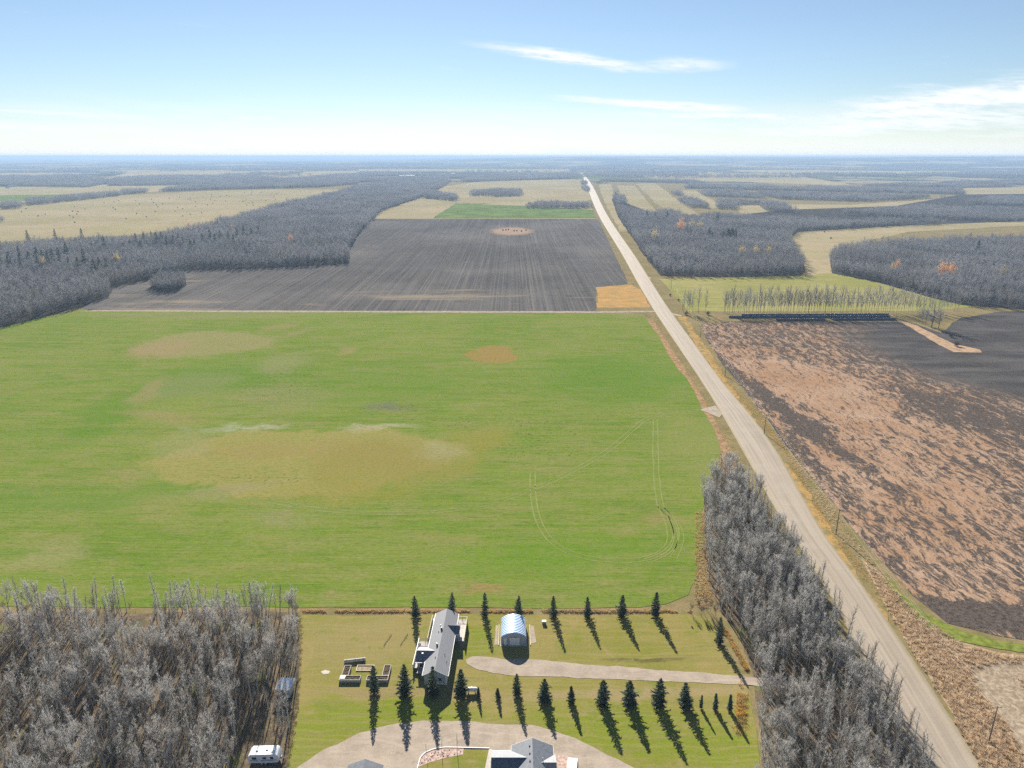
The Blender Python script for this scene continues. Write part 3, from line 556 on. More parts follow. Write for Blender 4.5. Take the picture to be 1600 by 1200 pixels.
# ---- near bare trees: variants shared by all copies
VARIANTS = []
for i in range(9):
    if i < 5: tr, cr = bare_tree(rnd(8.2, 11.0), rnd(.34, .5), rnd(.17, .24), 25, 5, 5, .019, .05)
    elif i < 7: tr, cr = bare_tree(rnd(8.5, 10), .30, .30, 26, 5, 6, .024, .10, fork=3)
    else: tr, cr = bare_tree(rnd(4.2, 5.2), .12, .34, 24, 5, 6, .022, .15, fork=2, r0=.06)
    VARIANTS.append((tr.mesh('bare_trunk'), cr.mesh('bare_crown')))
for i, (a, b) in enumerate(VARIANTS): a.materials.append(M_trunk); b.materials.append(M_twig2 if i >= 7 else (M_twig, M_twig3)[i == 4])
def grid_points(Q, sp, jit=.42, excl=()):
    lo, hi = Q.min(0), Q.max(0); X, Y = np.meshgrid(np.arange(lo[0], hi[0], sp), np.arange(lo[1], hi[1], sp)); P = np.stack([X.ravel(), Y.ravel()], 1)
    P[:, 0] += (np.floor((P[:, 1] - lo[1]) / sp) % 2) * sp / 2; P += rng.uniform(-jit, jit, P.shape) * sp
    P = P[inside(P, Q)]
    for e in excl: P = P[~inside(P, e)]
    return P
def vnoise2(P, s, seed=0): return np.sin(P[:, 0] / s + seed) * np.sin(P[:, 1] / s * 1.13 + seed * 2.1) + .5 * np.sin(P[:, 0] / s * 2.3 + P[:, 1] / s * 1.7 + seed)
rect = lambda x0, x1, y0, y1: np.array([(x0, y0), (x1, y0), (x1, y1), (x0, y1)])
near_pts = []
A = grid_points(poly(NEAR_WOOD), 2.45, excl=[rect(-57, -45, 104, 119.8), rect(-56.5, -49.5, 129, 140)]); A = A[(A[:, 0] > -150) & (A[:, 1] > 100)]
A = A[~((vnoise2(A, 6.5, 1.0) > .72))]
B = grid_points(poly(ROAD_WOOD), 2.4); B = B[B[:, 1] > 100]
drv = poly([(1150, 1056), (1320, 1066), (1330, 1094), (1150, 1072)]); B = B[~inside(B, drv)]
for P, w in ((A, 'wood'), (B, 'road')):
    for x, y in P: near_pts.append((x, y, w))
def in_frame(x, y, m=0):
    d = y * _c + CAM_H * _s; u = 800 + FOCAL_PX * x / d; v = 600 + FOCAL_PX * (CAM_H * _c - y * _s) / d
    return -m < u < 1600 + m and v < 1215 + m
vis = sorted([q for q in near_pts if in_frame(q[0], q[1])], key=lambda q: math.hypot(q[0], q[1]))
singles = set(id(q) for q in vis[:300])
LAB = {'wood': ('leafless grey aspen in the dense woodlot beside the camping trailer', 'bare aspens of the woodlot'), 'road': ('leafless grey aspen in the strip between lawn and gravel road', 'bare aspens along the gravel road')}
LAB_P = {'wood': ('wide forked bare poplar in the dense woodlot beside the camping trailer', 'forked poplars of the woodlot'), 'road': ('wide forked bare poplar in the strip beside the gravel road', 'forked poplars along the gravel road')}
SRC = [None] * 9
rest = []
for q in near_pts:
    x, y, w = q; k = random.choices(range(7), (4, 4, 4, 4, 4, 2, 2))[0]; s = rnd(.72, 1.24); rz = rnd(0, 6.28)
    if w == 'road': s *= 1.08
    if id(q) in singles:
        lab, grp = (LAB_P if k >= 5 else LAB)[w]
        t = thing('bare_poplar' if k >= 5 else 'bare_aspen', lab, 'tree', (x, y, .05), rz, grp); t.scale = (s, s, s)
        a = link('trunk', VARIANTS[k][0], None, t); b = link('crown', VARIANTS[k][1], None, t)
        if SRC[k] is None: SRC[k] = (a, b)
    else: rest.append((x, y, rz, s, k))
# shrubs of the understorey: individuals along the edges, the rest is undergrowth
shr = []
for Q, n in ((poly(NEAR_WOOD), 260), (poly(ROAD_WOOD), 200)):
    P = grid_points(Q, 4.2, .5); P = P[rng.permutation(len(P))][:n]; shr += [(x, y) for x, y in P if y > 104 and x > -140 and not inside(np.array([[x, y]]), drv)[0] and not inside(np.array([[x, y]]), rect(-56, -46, 112, 119.5))[0]]
for px in ((1080, 950), (1092, 948), (1100, 952), (1110, 948), (1118, 955), (1096, 955), (1104, 945)):
    shr.append(at(px[0], px[1] + 8))
for i, (x, y) in enumerate(shr):
    k = 7 + i % 2; s = rnd(.55, .95); rz = rnd(0, 6.28)
    if SRC[k] is None:
        t = thing('willow_shrub', 'low brown leafless shrub at the edge of the bare woods', 'shrub', (x, y, .05), rz, 'leafless shrubs under the bare trees'); t.scale = (s, s, s)
        SRC[k] = (link('stems', VARIANTS[k][0], None, t), link('twigs', VARIANTS[k][1], None, t))
    else: rest.append((x, y, rz, s, k))
def scatter(name, rows, sources, tilt=0.0):                  # rows: x, y, rz, scale, variant; one mass nobody could count
    R = np.array(rows, float); me = bpy.data.meshes.new(name); me.vertices.add(len(R)); me.vertices.foreach_set('co', np.stack([R[:, 0], R[:, 1], np.full(len(R), .05)], 1).astype(np.float32).ravel())
    a = me.attributes.new('spin', 'FLOAT_VECTOR', 'POINT'); a.data.foreach_set('vector', np.stack([rng.normal(0, tilt, len(R)), rng.normal(0, tilt, len(R)), R[:, 2]], 1).astype(np.float32).ravel())
    a = me.attributes.new('size', 'FLOAT_VECTOR', 'POINT'); a.data.foreach_set('vector', np.stack([R[:, 3], R[:, 3], R[:, 3] * rng.uniform(.88, 1.12, len(R))], 1).astype(np.float32).ravel())
    a = me.attributes.new('pick', 'INT', 'POINT'); a.data.foreach_set('value', R[:, 4].astype(np.int32)); me.update()
    o = link(name, me, None); o['kind'] = 'stuff'
    g = bpy.data.node_groups.new(name, 'GeometryNodeTree'); g.interface.new_socket('Geometry', in_out='INPUT', socket_type='NodeSocketGeometry'); g.interface.new_socket('Geometry', in_out='OUTPUT', socket_type='NodeSocketGeometry')
    N = g.nodes.new; L = g.links.new; gi = N('NodeGroupInput'); go = N('NodeGroupOutput'); ip = N('GeometryNodeInstanceOnPoints'); jn = N('GeometryNodeJoinGeometry'); hold = []
    for src in sources:
        j2 = N('GeometryNodeJoinGeometry')
        for so in reversed(src):
            oi = N('GeometryNodeObjectInfo'); oi.transform_space = 'ORIGINAL'; oi.inputs['Object'].default_value = so; oi.inputs['As Instance'].default_value = False; L(oi.outputs['Geometry'], j2.inputs[0])
        gti = N('GeometryNodeGeometryToInstance'); L(j2.outputs[0], gti.inputs[0]); hold.append(gti)
    for gti in reversed(hold): L(gti.outputs[0], jn.inputs[0])
    L(gi.outputs[0], ip.inputs['Points']); L(jn.outputs[0], ip.inputs['Instance']); ip.inputs['Pick Instance'].default_value = True
    def attr(nm, typ):
        n = N('GeometryNodeInputNamedAttribute'); n.data_type = typ; n.inputs['Name'].default_value = nm; return n.outputs['Attribute']
    e2r = N('FunctionNodeEulerToRotation'); L(attr('spin', 'FLOAT_VECTOR'), e2r.inputs[0]); L(e2r.outputs[0], ip.inputs['Rotation']); L(attr('size', 'FLOAT_VECTOR'), ip.inputs['Scale']); L(attr('pick', 'INT'), ip.inputs['Instance Index'])
    L(ip.outputs[0], go.inputs[0]); md = o.modifiers.new('scatter', 'NODES'); md.node_group = g
    return o
for k in range(7):
    if SRC[k] is None: SRC[k] = SRC[next(j for j in range(7) if SRC[j])]
tag(scatter('bare_woodland', rest, SRC, .03), 'mass of leafless trees and undergrowth filling the near woods', 'woodland')

# ---- distant bare trees
def far_tree(h, n, tw, R=2.3, tn=9):
    s = Soup(); s.limb([np.zeros(3), np.array([rnd(-.2, .2), rnd(-.2, .2), h * .5]), np.array([rnd(-.3, .3), rnd(-.3, .3), h * .86])], h * .013, .04, 3)
    for i in range(n):
        u = unit(rng.normal(size=3)); e = np.array([u[0] * R, u[1] * R, h * .66 + u[2] * h * .32]) * rng.uniform(.88, 1.08); o = np.array([0, 0, min(h * .84, max(h * .22, e[2] - rnd(.12, .26) * h))]); L = np.linalg.norm(e - o); d = (e - o) / L
        s.limb([o, e], .05, .02, 3)
        for x in range(tn): s.twig(o + d * L * rnd(.35, 1), unit(d + np.array([rnd(-.8, .8), rnd(-.8, .8), rnd(0, .8)])), rnd(.6, 1.4), tw)
    return s
FARM = []
for i in range(5):
    me = far_tree(rnd(9.0, 12.0), 26, .07, rnd(1.9, 2.7)).mesh('far_bare_tree'); me.materials.append(M_fartwig); FARM.append(me)
CLM = []
for i in range(3):                                           # a stand of several trees for the far woods
    s = Soup()
    for j in range(7):
        f = far_tree(rnd(8.5, 12.0), 14, .22, 2.8, 8); ox, oy = rnd(-7, 7), rnd(-7, 7); n = len(s.V); s.V += [v + np.array([ox, oy, 0]) for v in f.V]; s.T += [(a + n, b + n, c + n) for a, b, c in f.T]
    me = s.mesh('far_tree_stand'); me.materials.append(M_fartwig); CLM.append(me)
# shelterbelt row behind the bales: individuals
row = [];
for x in list(np.arange(1068, 1086, 4.5)) + [1092, 1102] + list(np.arange(1131, 1300, 2.9)) + list(np.arange(1300, 1440, 3.6)) + list(np.arange(1440, 1500, 5)):
    row.append((x + rnd(-1.2, 1.2), 489 + rnd(-1.2, .8) - (x - 1068) / 430 * 1.5))
FSRC = []
for i, (x, y) in enumerate(row):
    X, Y = at(x, y); k = i % 5; s = rnd(1.75, 2.3) * (1.0 if x < 1420 else .8)
    o = link('shelterbelt_tree', FARM[k], None); o.location = (X, Y, .05); o.rotation_euler = (0, 0, rnd(0, 6.28)); o.scale = (s * .62, s * .62, s)
    tag(o, 'tall leafless tree in the shelterbelt row behind the wrapped bales', 'tree', 'shelterbelt trees behind the bales')
    if i < 5: FSRC.append((o,))
def wood(name, polys, sp, label, excl=(), ymax=1e9, ymin=0, srcs=None, smin=1.0, smax=1.5, band=0):
    rows_ = []
    for Q in polys:
        P = grid_points(poly(Q), sp, .48, [poly(e) for e in excl]); P = P[(P[:, 1] < ymax) & (P[:, 1] >= ymin)]
        P = P[np.abs(P[:, 0]) < P[:, 1] * .86 + 60]
        if band: P = P[~((np.sin((P[:, 0] * .62 + P[:, 1] * .785) / 80 + 1.2 * np.sin(P[:, 0] / 410)) > .15) & (P[:, 0] > 260) & (P[:, 1] > 1350))]
        big = 1 + .22 * vnoise2(P, 34, 2.2) * .6
        rows_ += [(x, y, rnd(0, 6.28), rnd(smin, smax) * b, random.randrange(len(srcs))) for (x, y), b in zip(P, big)]
    return tag(scatter(name, rows_, srcs, .02), label, 'woodland')
ES = (HAY[6], HAY[7], HAY[8], HAY[9]); HF = tuple(HAY[17:])
wood('distant_woodland', [LEFT_WOOD], 5.2, 'wide belt of leafless woods along the ploughed field', ymax=1250, srcs=FSRC)
wood('distant_woodland', [RIGHT_WOOD], 5.2, 'leafless wood between gravel road and dry pasture', excl=ES, ymax=1250, srcs=FSRC)
wood('distant_woodland', [RIGHT_WOOD2], 5.2, 'leafless wood behind the shelterbelt and yellow pasture', ymax=1300, srcs=FSRC)
wood('distant_woodland', [CLUMP], 3.6, 'rounded clump of bare trees standing out into the ploughed field', srcs=FSRC, smin=1.0, smax=1.25)
cs = []
for i, px in enumerate(((760, 307), (808, 306), (706, 312))):
    o = link('tree_stand', CLM[i], None); X, Y = at(*px); o.location = (X, Y, .05); o.scale = (1.2, 1.2, 1.1); tag(o, ('dense dark stand of bare trees in the far hay field', 'long stand of bare trees in the far hay field', 'low stand of bare trees at the far wood edge')[i], 'trees'); cs.append((o,))
FAR = [[(-400, 300), (0, 291), (140, 293), (175, 284), (100, 272), (0, 268), (-400, 268)], [(170, 291), (330, 289), (470, 284), (400, 276), (250, 276), (180, 280)], [(248, 300), (330, 297), (500, 293), (560, 288), (520, 276), (400, 284), (300, 290)],
       [(735, 307), (770, 306), (770, 300), (740, 300)], [(766, 308), (815, 307), (812, 299), (770, 299)], [(660, 310), (715, 315), (712, 308), (680, 302), (662, 304)], [(820, 326), (925, 326), (922, 321), (840, 320)], [(914, 300), (919, 299), (913, 283), (909, 284)],
       [(720, 285), (905, 279), (903, 272), (830, 270), (740, 275)], [(600, 284), (700, 282), (700, 274), (560, 272), (480, 278), (520, 287)], [(925, 274), (1090, 275), (1090, 270), (920, 268)], [(930, 287), (1000, 286), (1080, 290), (1080, 284), (940, 282)],
       [(1060, 302), (1130, 330), (1240, 328), (1220, 316), (1150, 300), (1085, 284)], [(1085, 286), (1180, 303), (1230, 315), (1330, 317), (1420, 312), (1540, 302), (1700, 300), (1700, 283), (1540, 284), (1330, 292), (1240, 296)],
       [(1240, 273), (1400, 276), (1400, 273)], [(1455, 274), (1700, 276), (1700, 268), (1500, 268)], [(1035, 312), (1070, 331), (1115, 338), (1110, 322), (1060, 300)], [(0, 350), (-300, 370), (-300, 356), (0, 342)], [(45, 322), (120, 314), (188, 306), (188, 303), (120, 308), (46, 316)], [(190, 305), (230, 301), (229, 298), (190, 301)], [(5, 328), (32, 326), (30, 319), (8, 320)]]
wood('far_woodland', FAR + [LEFT_WOOD, RIGHT_WOOD], 12.5, 'blue hazy belts of leafless woods towards the horizon', excl=ES + HF + (HAY[11], HAY[12], HAY[13]), ymin=1250, ymax=5200, srcs=cs, smin=.95, smax=1.35, band=1)
rows_ = []
Pf = np.stack([rng.uniform(-6500, 7500, 60000), rng.uniform(4200, 9800, 60000)], 1); Pf = Pf[(np.abs(Pf[:, 0]) < Pf[:, 1] * .8) & ((vnoise2(Pf * np.array([.55, 1.6]), 420, .7) + .5 * vnoise2(Pf, 130, 3)) > .25)]
Pf = Pf[~inside(Pf, poly(HAY[15])) & ~inside(Pf, poly(HAY[14])) & ~inside(Pf, poly(HAY[16]))]
for e in HF: Pf = Pf[~inside(Pf, poly(e))]
Pf = Pf[relief(Pf[:, 0], Pf[:, 1]) < 4][:6500]
tag(scatter('horizon_woodland', [(x, y, rnd(0, 6.28), rnd(1.1, 1.9), random.randrange(3)) for x, y in Pf], cs), 'dark blue strips of woods just under the horizon', 'woodland')

# ---- spruces
def needles(name, lo, hi):
    M = Mat(name); oi = M.n('ShaderNodeObjectInfo').outputs['Random']; c = M.mix(M.noise(M.pos, 2.5, 3, .6), lo, hi); return M.done(M.mix(M.math('MULTIPLY', oi, .3), c, tuple(x * .6 for x in lo)), .7, .12, 0, .25)
M_need = needles('spruce_needles', (.010, .024, .011), (.042, .080, .036)); M_blue = needles('blue_spruce_needles', (.035, .065, .058), (.075, .12, .105)); M_sptrunk = simple('spruce_bark', (.10, .075, .055), .3, 4)
def spruce(h, R, seed, whorls=34, per=10):
    random.seed(seed); s = Soup(); w = .9 + .2 * random.random()
    for i in range(whorls):
        t = (i + rnd(0, .8)) / whorls; z = .25 + t * (h - .3); r = R * (1 - t) ** .75 * rnd(.58, 1.16) + .05
        if t < .08: r *= .8
        a0 = rnd(0, 6.28); np_ = max(4, int(per * (1 - .45 * t)))
        for k in range(np_):
            a = a0 + 6.283 * k / np_ + rnd(-.25, .25); L = r * rnd(.55, 1.18); droop = -.28 + .75 * t; d = unit(np.array([math.cos(a), math.sin(a), droop + rnd(-.12, .12)])); o = np.array([0, 0, z]); sd = unit(np.cross(d, [0, 0, 1.0])); wd = .12 + .26 * L
            m = o + d * L * .55 + np.array([0, 0, rnd(-.05, .05)]); e = o + d * L + np.array([0, 0, .10 * L])
            s.tri(o, m + sd * wd * .5, e); s.tri(o, e, m - sd * wd * .5)
            for j in range(5):
                f = rnd(.25, .95); q = o + (e - o) * f; sg = random.choice((-1, 1)); dd = unit(d * .6 + sd * sg * rnd(.5, 1) + np.array([0, 0, rnd(-.55, .15)])); s.twig(q, dd, rnd(.3, .6) * (.5 + .5 * L), rnd(.14, .26))
    for j in range(6): s.twig(np.array([0, 0, h - .5]), unit(np.array([rnd(-.2, .2), rnd(-.2, .2), 1])), .65, .1)
    return s
random.seed(11)
SPR = [spruce(7.0, 1.8, 40 + i, 27, 8).mesh('spruce_foliage') for i in range(5)]; SPS = [spruce(3.2, 1.0, 60 + i, 20, 8).mesh('small_spruce_foliage') for i in range(2)]; SPB = [spruce(3.6, .8, 70 + i, 22, 7).mesh('blue_spruce_foliage') for i in range(2)]
for m in SPR + SPS: m.materials.append(M_need)
for m in SPB: m.materials.append(M_blue)
random.seed(5)
STM = MB().tube([(0, 0, -.05), (0, 0, 3.2), (0, 0, 6.4)], [.13, .08, .02], 7); stm = STM.build('trunk', M_sptrunk); stm_me = stm.data; bpy.data.objects.remove(stm)
def put_spruce(topx, topy, tipx, tipy, label, kind='tall', wide=1.0, group='spruces planted around the acreage'):
    best = min(np.arange(1.5, 10, .05), key=lambda h: math.hypot(at(topx, topy, h)[0] + h / math.tan(SUN_EL) * .1564 - at(tipx, tipy)[0], at(topx, topy, h)[1] - h / math.tan(SUN_EL) * .9877 - at(tipx, tipy)[1]))
    X, Y = at(topx, topy, best); H0 = {'tall': 7.0, 'small': 3.2, 'blue': 3.6}[kind]; k = best / H0
    t = thing('spruce', label, 'spruce', (X, Y, .06), rnd(0, 6.28), group); 
    f = link('foliage', random.choice({'tall': SPR, 'small': SPS, 'blue': SPB}[kind]), None, t); wd = wide * (.55 + .45 * k) * rnd(.88, 1.16); t.rotation_euler = (rnd(-.045, .045), rnd(-.045, .045), rnd(0, 6.28)); f.scale = (wd, wd * rnd(.9, 1.1), k)
    g = link('trunk', stm_me, None, t); g.scale = (k * H0 / 7, k * H0 / 7, k * H0 / 7 * .9); return t
for a in ((648, 931, 652, 1011, 'dark spruce at the field edge, beside the garden-bed side of the house'), (705, 926, 716, 1004, 'dark spruce rising behind the far gable of the grey house'), (757, 927, 770, 1023, 'dark spruce at the field edge between grey house and metal garage'),
          (810, 930, 826, 1012, 'dark spruce directly behind the arched metal garage'), (866, 930, 883, 1021, 'field-edge spruce beside the small white bin, first past the metal garage'), (919, 932, 940, 1016, 'field-edge spruce, second past the metal garage'),
          (973, 930, 998, 1017, 'field-edge spruce, third past the metal garage'), (1026, 925, 1060, 1022, 'broad field-edge spruce, fourth past the metal garage'), (1128, 966, 1170, 1078, 'ragged spruce against the bare roadside trees at the driveway end')): put_spruce(*a, wide=rnd(.95, 1.12))
for a in ((582, 1040, 582, 1167, 'spruce in front of the raised garden beds', 'tall', 1.1), (630, 1041, 633, 1178, 'stout spruce between garden beds and the near gable of the house', 'tall', 1.22), (674, 1042, 681, 1177, 'spruce standing against the near gable of the grey house', 'tall', 1.15), (719, 1047, 728, 1168, 'thick spruce hiding part of the white propane tank', 'tall', 1.3),
          (747, 1074, 751, 1122, 'very small spruce just past the propane tank', 'small', .75), (778, 1076, 785, 1123, 'small spruce, second past the propane tank', 'small', .8), (808, 1054, 822, 1155, 'tall spruce, third past the propane tank', 'tall', 1.1), (851, 1062, 867, 1159, 'spruce in the driveway row, fourth past the propane tank', 'tall', 1.15),
          (894, 1073, 909, 1151, 'slim spruce in the driveway row, fifth past the propane tank', 'small', .95), (943, 1062, 972, 1181, 'tall spruce in the driveway row, sixth past the propane tank', 'tall', 1.2), (986, 1064, 1018, 1178, 'broad bluish spruce, seventh past the propane tank', 'tall', 1.35), (1032, 1059, 1073, 1194, 'tallest spruce of the driveway row, eighth past the propane tank', 'tall', 1.15),
          (1074, 1067, 1111, 1182, 'broad-shouldered spruce, ninth past the propane tank', 'tall', 1.2), (1097, 1086, 1118, 1148, 'thin young blue spruce, tenth past the propane tank', 'blue', .75), (1120, 1085, 1146, 1158, 'young blue spruce, second last of the driveway row', 'blue', .9), (1143, 1085, 1173, 1163, 'young blue spruce ending the row beside the yellow weeds', 'blue', 1.0)): put_spruce(*a)
# dark conifers rising from the far woods
con = [(3, 425), (18, 428), (35, 424), (48, 418), (62, 426), (70, 420), (78, 424), (85, 418), (95, 420), (106, 408), (134, 422), (125, 432), (158, 430), (168, 428), (150, 438), (88, 378), (46, 385), (130, 380), (165, 398), (195, 404), (214, 388), (226, 384), (238, 380), (246, 386), (254, 384), (262, 390), (272, 388), (280, 384), (300, 400), (306, 396), (318, 388), (330, 384), (345, 382), (358, 384), (372, 380), (382, 378), (394, 376), (405, 372), (205, 395), (222, 398), (288, 392), (338, 390), (366, 388), (388, 384), (60, 412), (32, 408), (110, 426)]
for i, (x, y) in enumerate(con):
    X, Y = at(x, y); o = link('conifer', SPR[i % 5], None); o.location = (X, Y, .1); s = rnd(2.4, 3.4); o.scale = (s * .95, s * .95, s); o.rotation_euler = (0, 0, rnd(0, 6.28)); tag(o, 'dark conifer rising above the bare woods beyond the ploughed field', 'spruce', 'conifers in the far woods')
for i in range(14):
    X, Y = at(rnd(1106, 1150), rnd(372, 382)); o = link('conifer', SPR[i % 5], None); o.location = (X, Y, .1); s = rnd(2.2, 3.0); o.scale = (s * 1.15, s * 1.3, s); tag(o, 'dark conifer around the hidden farmstead in the roadside wood', 'spruce', 'conifers around the hidden farmstead')
for i, (x, y, s) in enumerate(((1525, 402, 3.0), (1120, 350, 3.0), (1010, 346, 3.0), (1023, 347, 2.8), (1042, 348, 3.1))):
    X, Y = at(x, y); o = link('conifer', SPR[i % 5], None); o.location = (X, Y, .1); o.scale = (s * 1.1, s * 1.1, s); tag(o, 'lone dark conifer among grey bare trees past the road', 'spruce', 'scattered conifers past the road')
# trees still holding their autumn leaves
def leafy(h, R, n, sz):
    s = Soup(); s.limb([np.zeros(3), np.array([0, 0, h * .7])], .12, .04, 4)
    for i in range(n):
        v = unit(rng.normal(size=3)) * rng.uniform(.35, 1) ** .6 * R; lump = .72 + .38 * math.sin(v[0] * 2.1 + 1) * math.sin(v[1] * 2.3) + .2 * math.sin(v[2] * 3.1); v = v * lump; c = np.array([v[0], v[1], h * .62 + v[2] * 1.15]); c *= np.array([1, 1, 1 + .1 * math.sin(v[0] * 3)])
        a = unit(rng.normal(size=3)); b = unit(np.cross(a, rng.normal(size=3))); s.tri(c - a * sz, c + a * sz, c + b * sz * 1.6)
    return s
M = Mat('orange_leaves'); M_orange = M.done(M.mix(M.noise(M.pos, .9, 4, .6), (.46, .22, .08), (.66, .38, .17)), .8, .1, 0, .45); M = Mat('dull_yellow_leaves'); M_yellow = M.done(M.mix(M.noise(M.pos, .9, 4, .6), (.34, .27, .11), (.52, .42, .20)), .8, .1, 0, .45)
LO = leafy(8, 3.2, 620, .2).mesh('autumn_tree'); LO.materials.append(M_orange); LY = leafy(8, 3.0, 650, .2).mesh('autumn_tree'); LY.materials.append(M_yellow)
for x, y, s, m, lab in ((455, 384, .95, 0, 'orange-leaved tree alone in the grey wood beside the ploughed field'), (296, 360, .9, 0, 'orange tree among conifers at the far edge of the wood'), (308, 362, .7, 0, 'small orange tree beside the orange tree among conifers'), (364, 363, .8, 0, 'pale orange tree in the wood below the far pasture'), (1063, 368, 1.6, 0, 'bright orange tree in the roadside wood'), (1080, 362, 1.2, 1, 'dull yellow tree next to the bright orange roadside tree'), (1094, 364, 1.2, 1, 'pale yellow tree close by the hidden farmstead'),
          (1022, 382, 1.3, 1, 'yellowish tree in the roadside wood near the road'), (1158, 405, 1.0, 1, 'rusty yellow tree near the front of the roadside wood'), (1180, 404, 1.0, 1, 'rusty tree at the pasture end of the roadside wood'), (1200, 403, .9, 1, 'low rusty tree at the corner of the roadside wood'), (1400, 428, .9, 0, 'orange tree at the pasture edge of the big bare wood'), (1392, 430, .8, 1, 'yellow tree beside the orange tree at the pasture edge'), (1470, 440, 1.2, 0, 'orange-pink tree inside the big bare wood'), (1484, 438, 1.1, 0, 'second orange-pink tree inside the big bare wood'), (1565, 440, .9, 1, 'yellow tree in the big bare wood near its far end'), (185, 418, 1.0, 1, 'greenish yellow tree in the wood beside the ploughed field corner'), (70, 424, 1.0, 1, 'yellowish tree among conifers in the dark wood')):
    X, Y = at(x, y); o = link('autumn_tree', (LO, LY)[m], None); o.location = (X, Y, .1); o.scale = (s * 1.6, s * 1.6, s * 2.05); o.rotation_euler = (0, 0, rnd(0, 6.28)); tag(o, lab, 'tree', 'trees still in autumn leaf')
# lone bare trees
for x, y, s, lab in ((1455, 512, 1.35, 'spreading bare tree at the corner of stubble and ploughed soil'), (1446, 508, 1.1, 'lower bare tree beside the spreading tree at the stubble corner'), (1466, 514, 1.05, 'thin bare tree at the stubble corner, nearest the ploughed soil'), (1440, 506, .9, 'short bare tree at the end of the wrapped bales')):
    X, Y = at(x, y); o = link('lone_bare_tree', FARM[1], None); o.location = (X, Y, .1); o.scale = (s * 2.5, s * 2.5, s * 1.5); o.rotation_euler = (0, 0, x); tag(o, lab, 'tree')
M_bushd = simple('dark_bush', (.06, .055, .05), .3, .6)
LB = leafy(2.2, 1.6, 260, .2).mesh('dark_bush'); LB.materials.append(M_bushd)
for x, y, s, lab in ((1494, 541, 1.3, 'dark round bush on the dead grass tongue in the field'), (1486, 527, 1.1, 'dark bush in shade beside the dead grass tongue'), (1047, 462, .8, 'dark bush on the pasture nearer the shelterbelt end'), (1060, 470, .8, 'dark bush between pasture and first shelterbelt trees'), (1072, 492, 1.2, 'low dark bush under the first shelterbelt trees'), (1106, 492, 1.2, 'low dark bush under the lone shelterbelt pair')):
    X, Y = at(x, y); o = link('bush', LB, None); o.location = (X, Y, .05); o.scale = (s * 1.2, s * 1.2, s * .8); tag(o, lab, 'bush')

# ---- tall grass, weeds and reeds
def tufts(name, P, h, w, n, mat, label, spread=.5, droop=.3):
    N = len(P); P = np.asarray(P, float); hh = h * rng.uniform(.55, 1.25, N); a = rng.uniform(0, 6.283, (N, n)); r = rng.uniform(0, 1, (N, n)) ** .5 * spread
    bx = P[:, :1] + np.cos(a) * r * .55; by = P[:, 1:2] + np.sin(a) * r * .55; an = a + rng.normal(0, .5, (N, n)); ln = hh[:, None] * rng.uniform(.5, 1.1, (N, n)); out = ln * rng.uniform(.15, .9, (N, n))
    tx = bx + np.cos(an) * out; ty = by + np.sin(an) * out; tz = ln * (1 - droop * (out / ln)); wv = rng.uniform(0, 6.283, (N, n)); hw = w / 2
    V = np.stack([np.stack([bx - np.cos(wv) * hw, by - np.sin(wv) * hw, np.full_like(bx, .04)], -1), np.stack([bx + np.cos(wv) * hw, by + np.sin(wv) * hw, np.full_like(bx, .04)], -1), np.stack([tx, ty, tz], -1)], 2).reshape(-1, 3)
    me = tri_mesh(name, V, np.arange(len(V)).reshape(-1, 3)); o = link(name, me, mat); o['kind'] = 'stuff'; return tag(o, label, 'grass')
def grassmat(name, lo, hi, third, sc=.25):
    M = Mat(name); p = M.pos; c = M.mix(M.sm(M.noise(p, sc, 4, .6), .35, .65), lo, hi); c = M.mix(M.sm(M.noise(p, sc * 2.2, 4, .65), .52, .68), c, third); c = M.mix(M.sm(M.noise(p, 4, 3, .7), .4, .8, 0, .4), c, tuple(x * .6 for x in lo)); return M.done(c, .9, .1, 0, .5)
M_reed = grassmat('reed_straw', (.46, .34, .22), (.60, .47, .33), (.48, .31, .16)); M_gold = grassmat('golden_grass', (.52, .30, .07), (.48, .34, .14), (.34, .28, .10)); M_pinkg = grassmat('fence_grass', (.50, .32, .13), (.44, .33, .18), (.33, .28, .11)); M_olive = grassmat('olive_grass', (.17, .155, .055), (.25, .205, .10), (.10, .12, .03))
P = grid_points(poly([(1352, 878), (1380, 905), (1440, 965), (1500, 1005), (1560, 1022), (1700, 1040), (1700, 1046), (1560, 1036), (1522, 1046), (1530, 1080), (1560, 1115), (1600, 1180), (1640, 1300), (1575, 1300), (1530, 1195), (1480, 1105), (1420, 1010), (1380, 940)]), .95, .5); tufts('reed_bed', P, .95, .09, 46, M_reed, 'lumpy bed of straw-coloured reeds beside the gravel road', .75, .45)
P = grid_points(poly([(1590, 1060), (1700, 1050), (1750, 1130), (1700, 1200), (1620, 1120)]), 1.0, .5); tufts('reed_bed', P, .9, .09, 40, M_reed, 'patch of reeds inside the pale straw track', .75, .45)
def verge(name, y0, y1, o0, o1, sp, h, mat, label, keep=1.0, n=16, sd=0):
    Q = []
    Y = y0
    while Y < y1:
        x, hw = road_at(Y)
        for o in np.arange(o0, o1, sp): Q.append((x + np.sign(o) * hw + o + rnd(-.5, .5) * sp, Y + rnd(-.5, .5) * sp))
        Y += sp
    Q = np.array(Q); k = vnoise2(Q, 5.5, sd) * .5 + rng.uniform(-.5, .5, len(Q)); Q = Q[k < keep]; tufts(name, Q, h, .07, n, mat, label, .5, .35)
verge('verge_grass', 150, 430, 2.2, 4.4, .8, .5, M_gold, 'golden weeds lining the ditch on the stubble side of the road', .5, 16, 1)
verge('verge_grass', 160, 300, 4.4, 8.5, 1.0, .6, M_reed, 'straw tussocks between ditch and stubble field', .25, 18, 2)
verge('verge_grass', 300, 520, 4.4, 6.5, 1.3, .5, M_pinkg, 'rusty grass along the stubble field side of the road', .2, 12, 4)
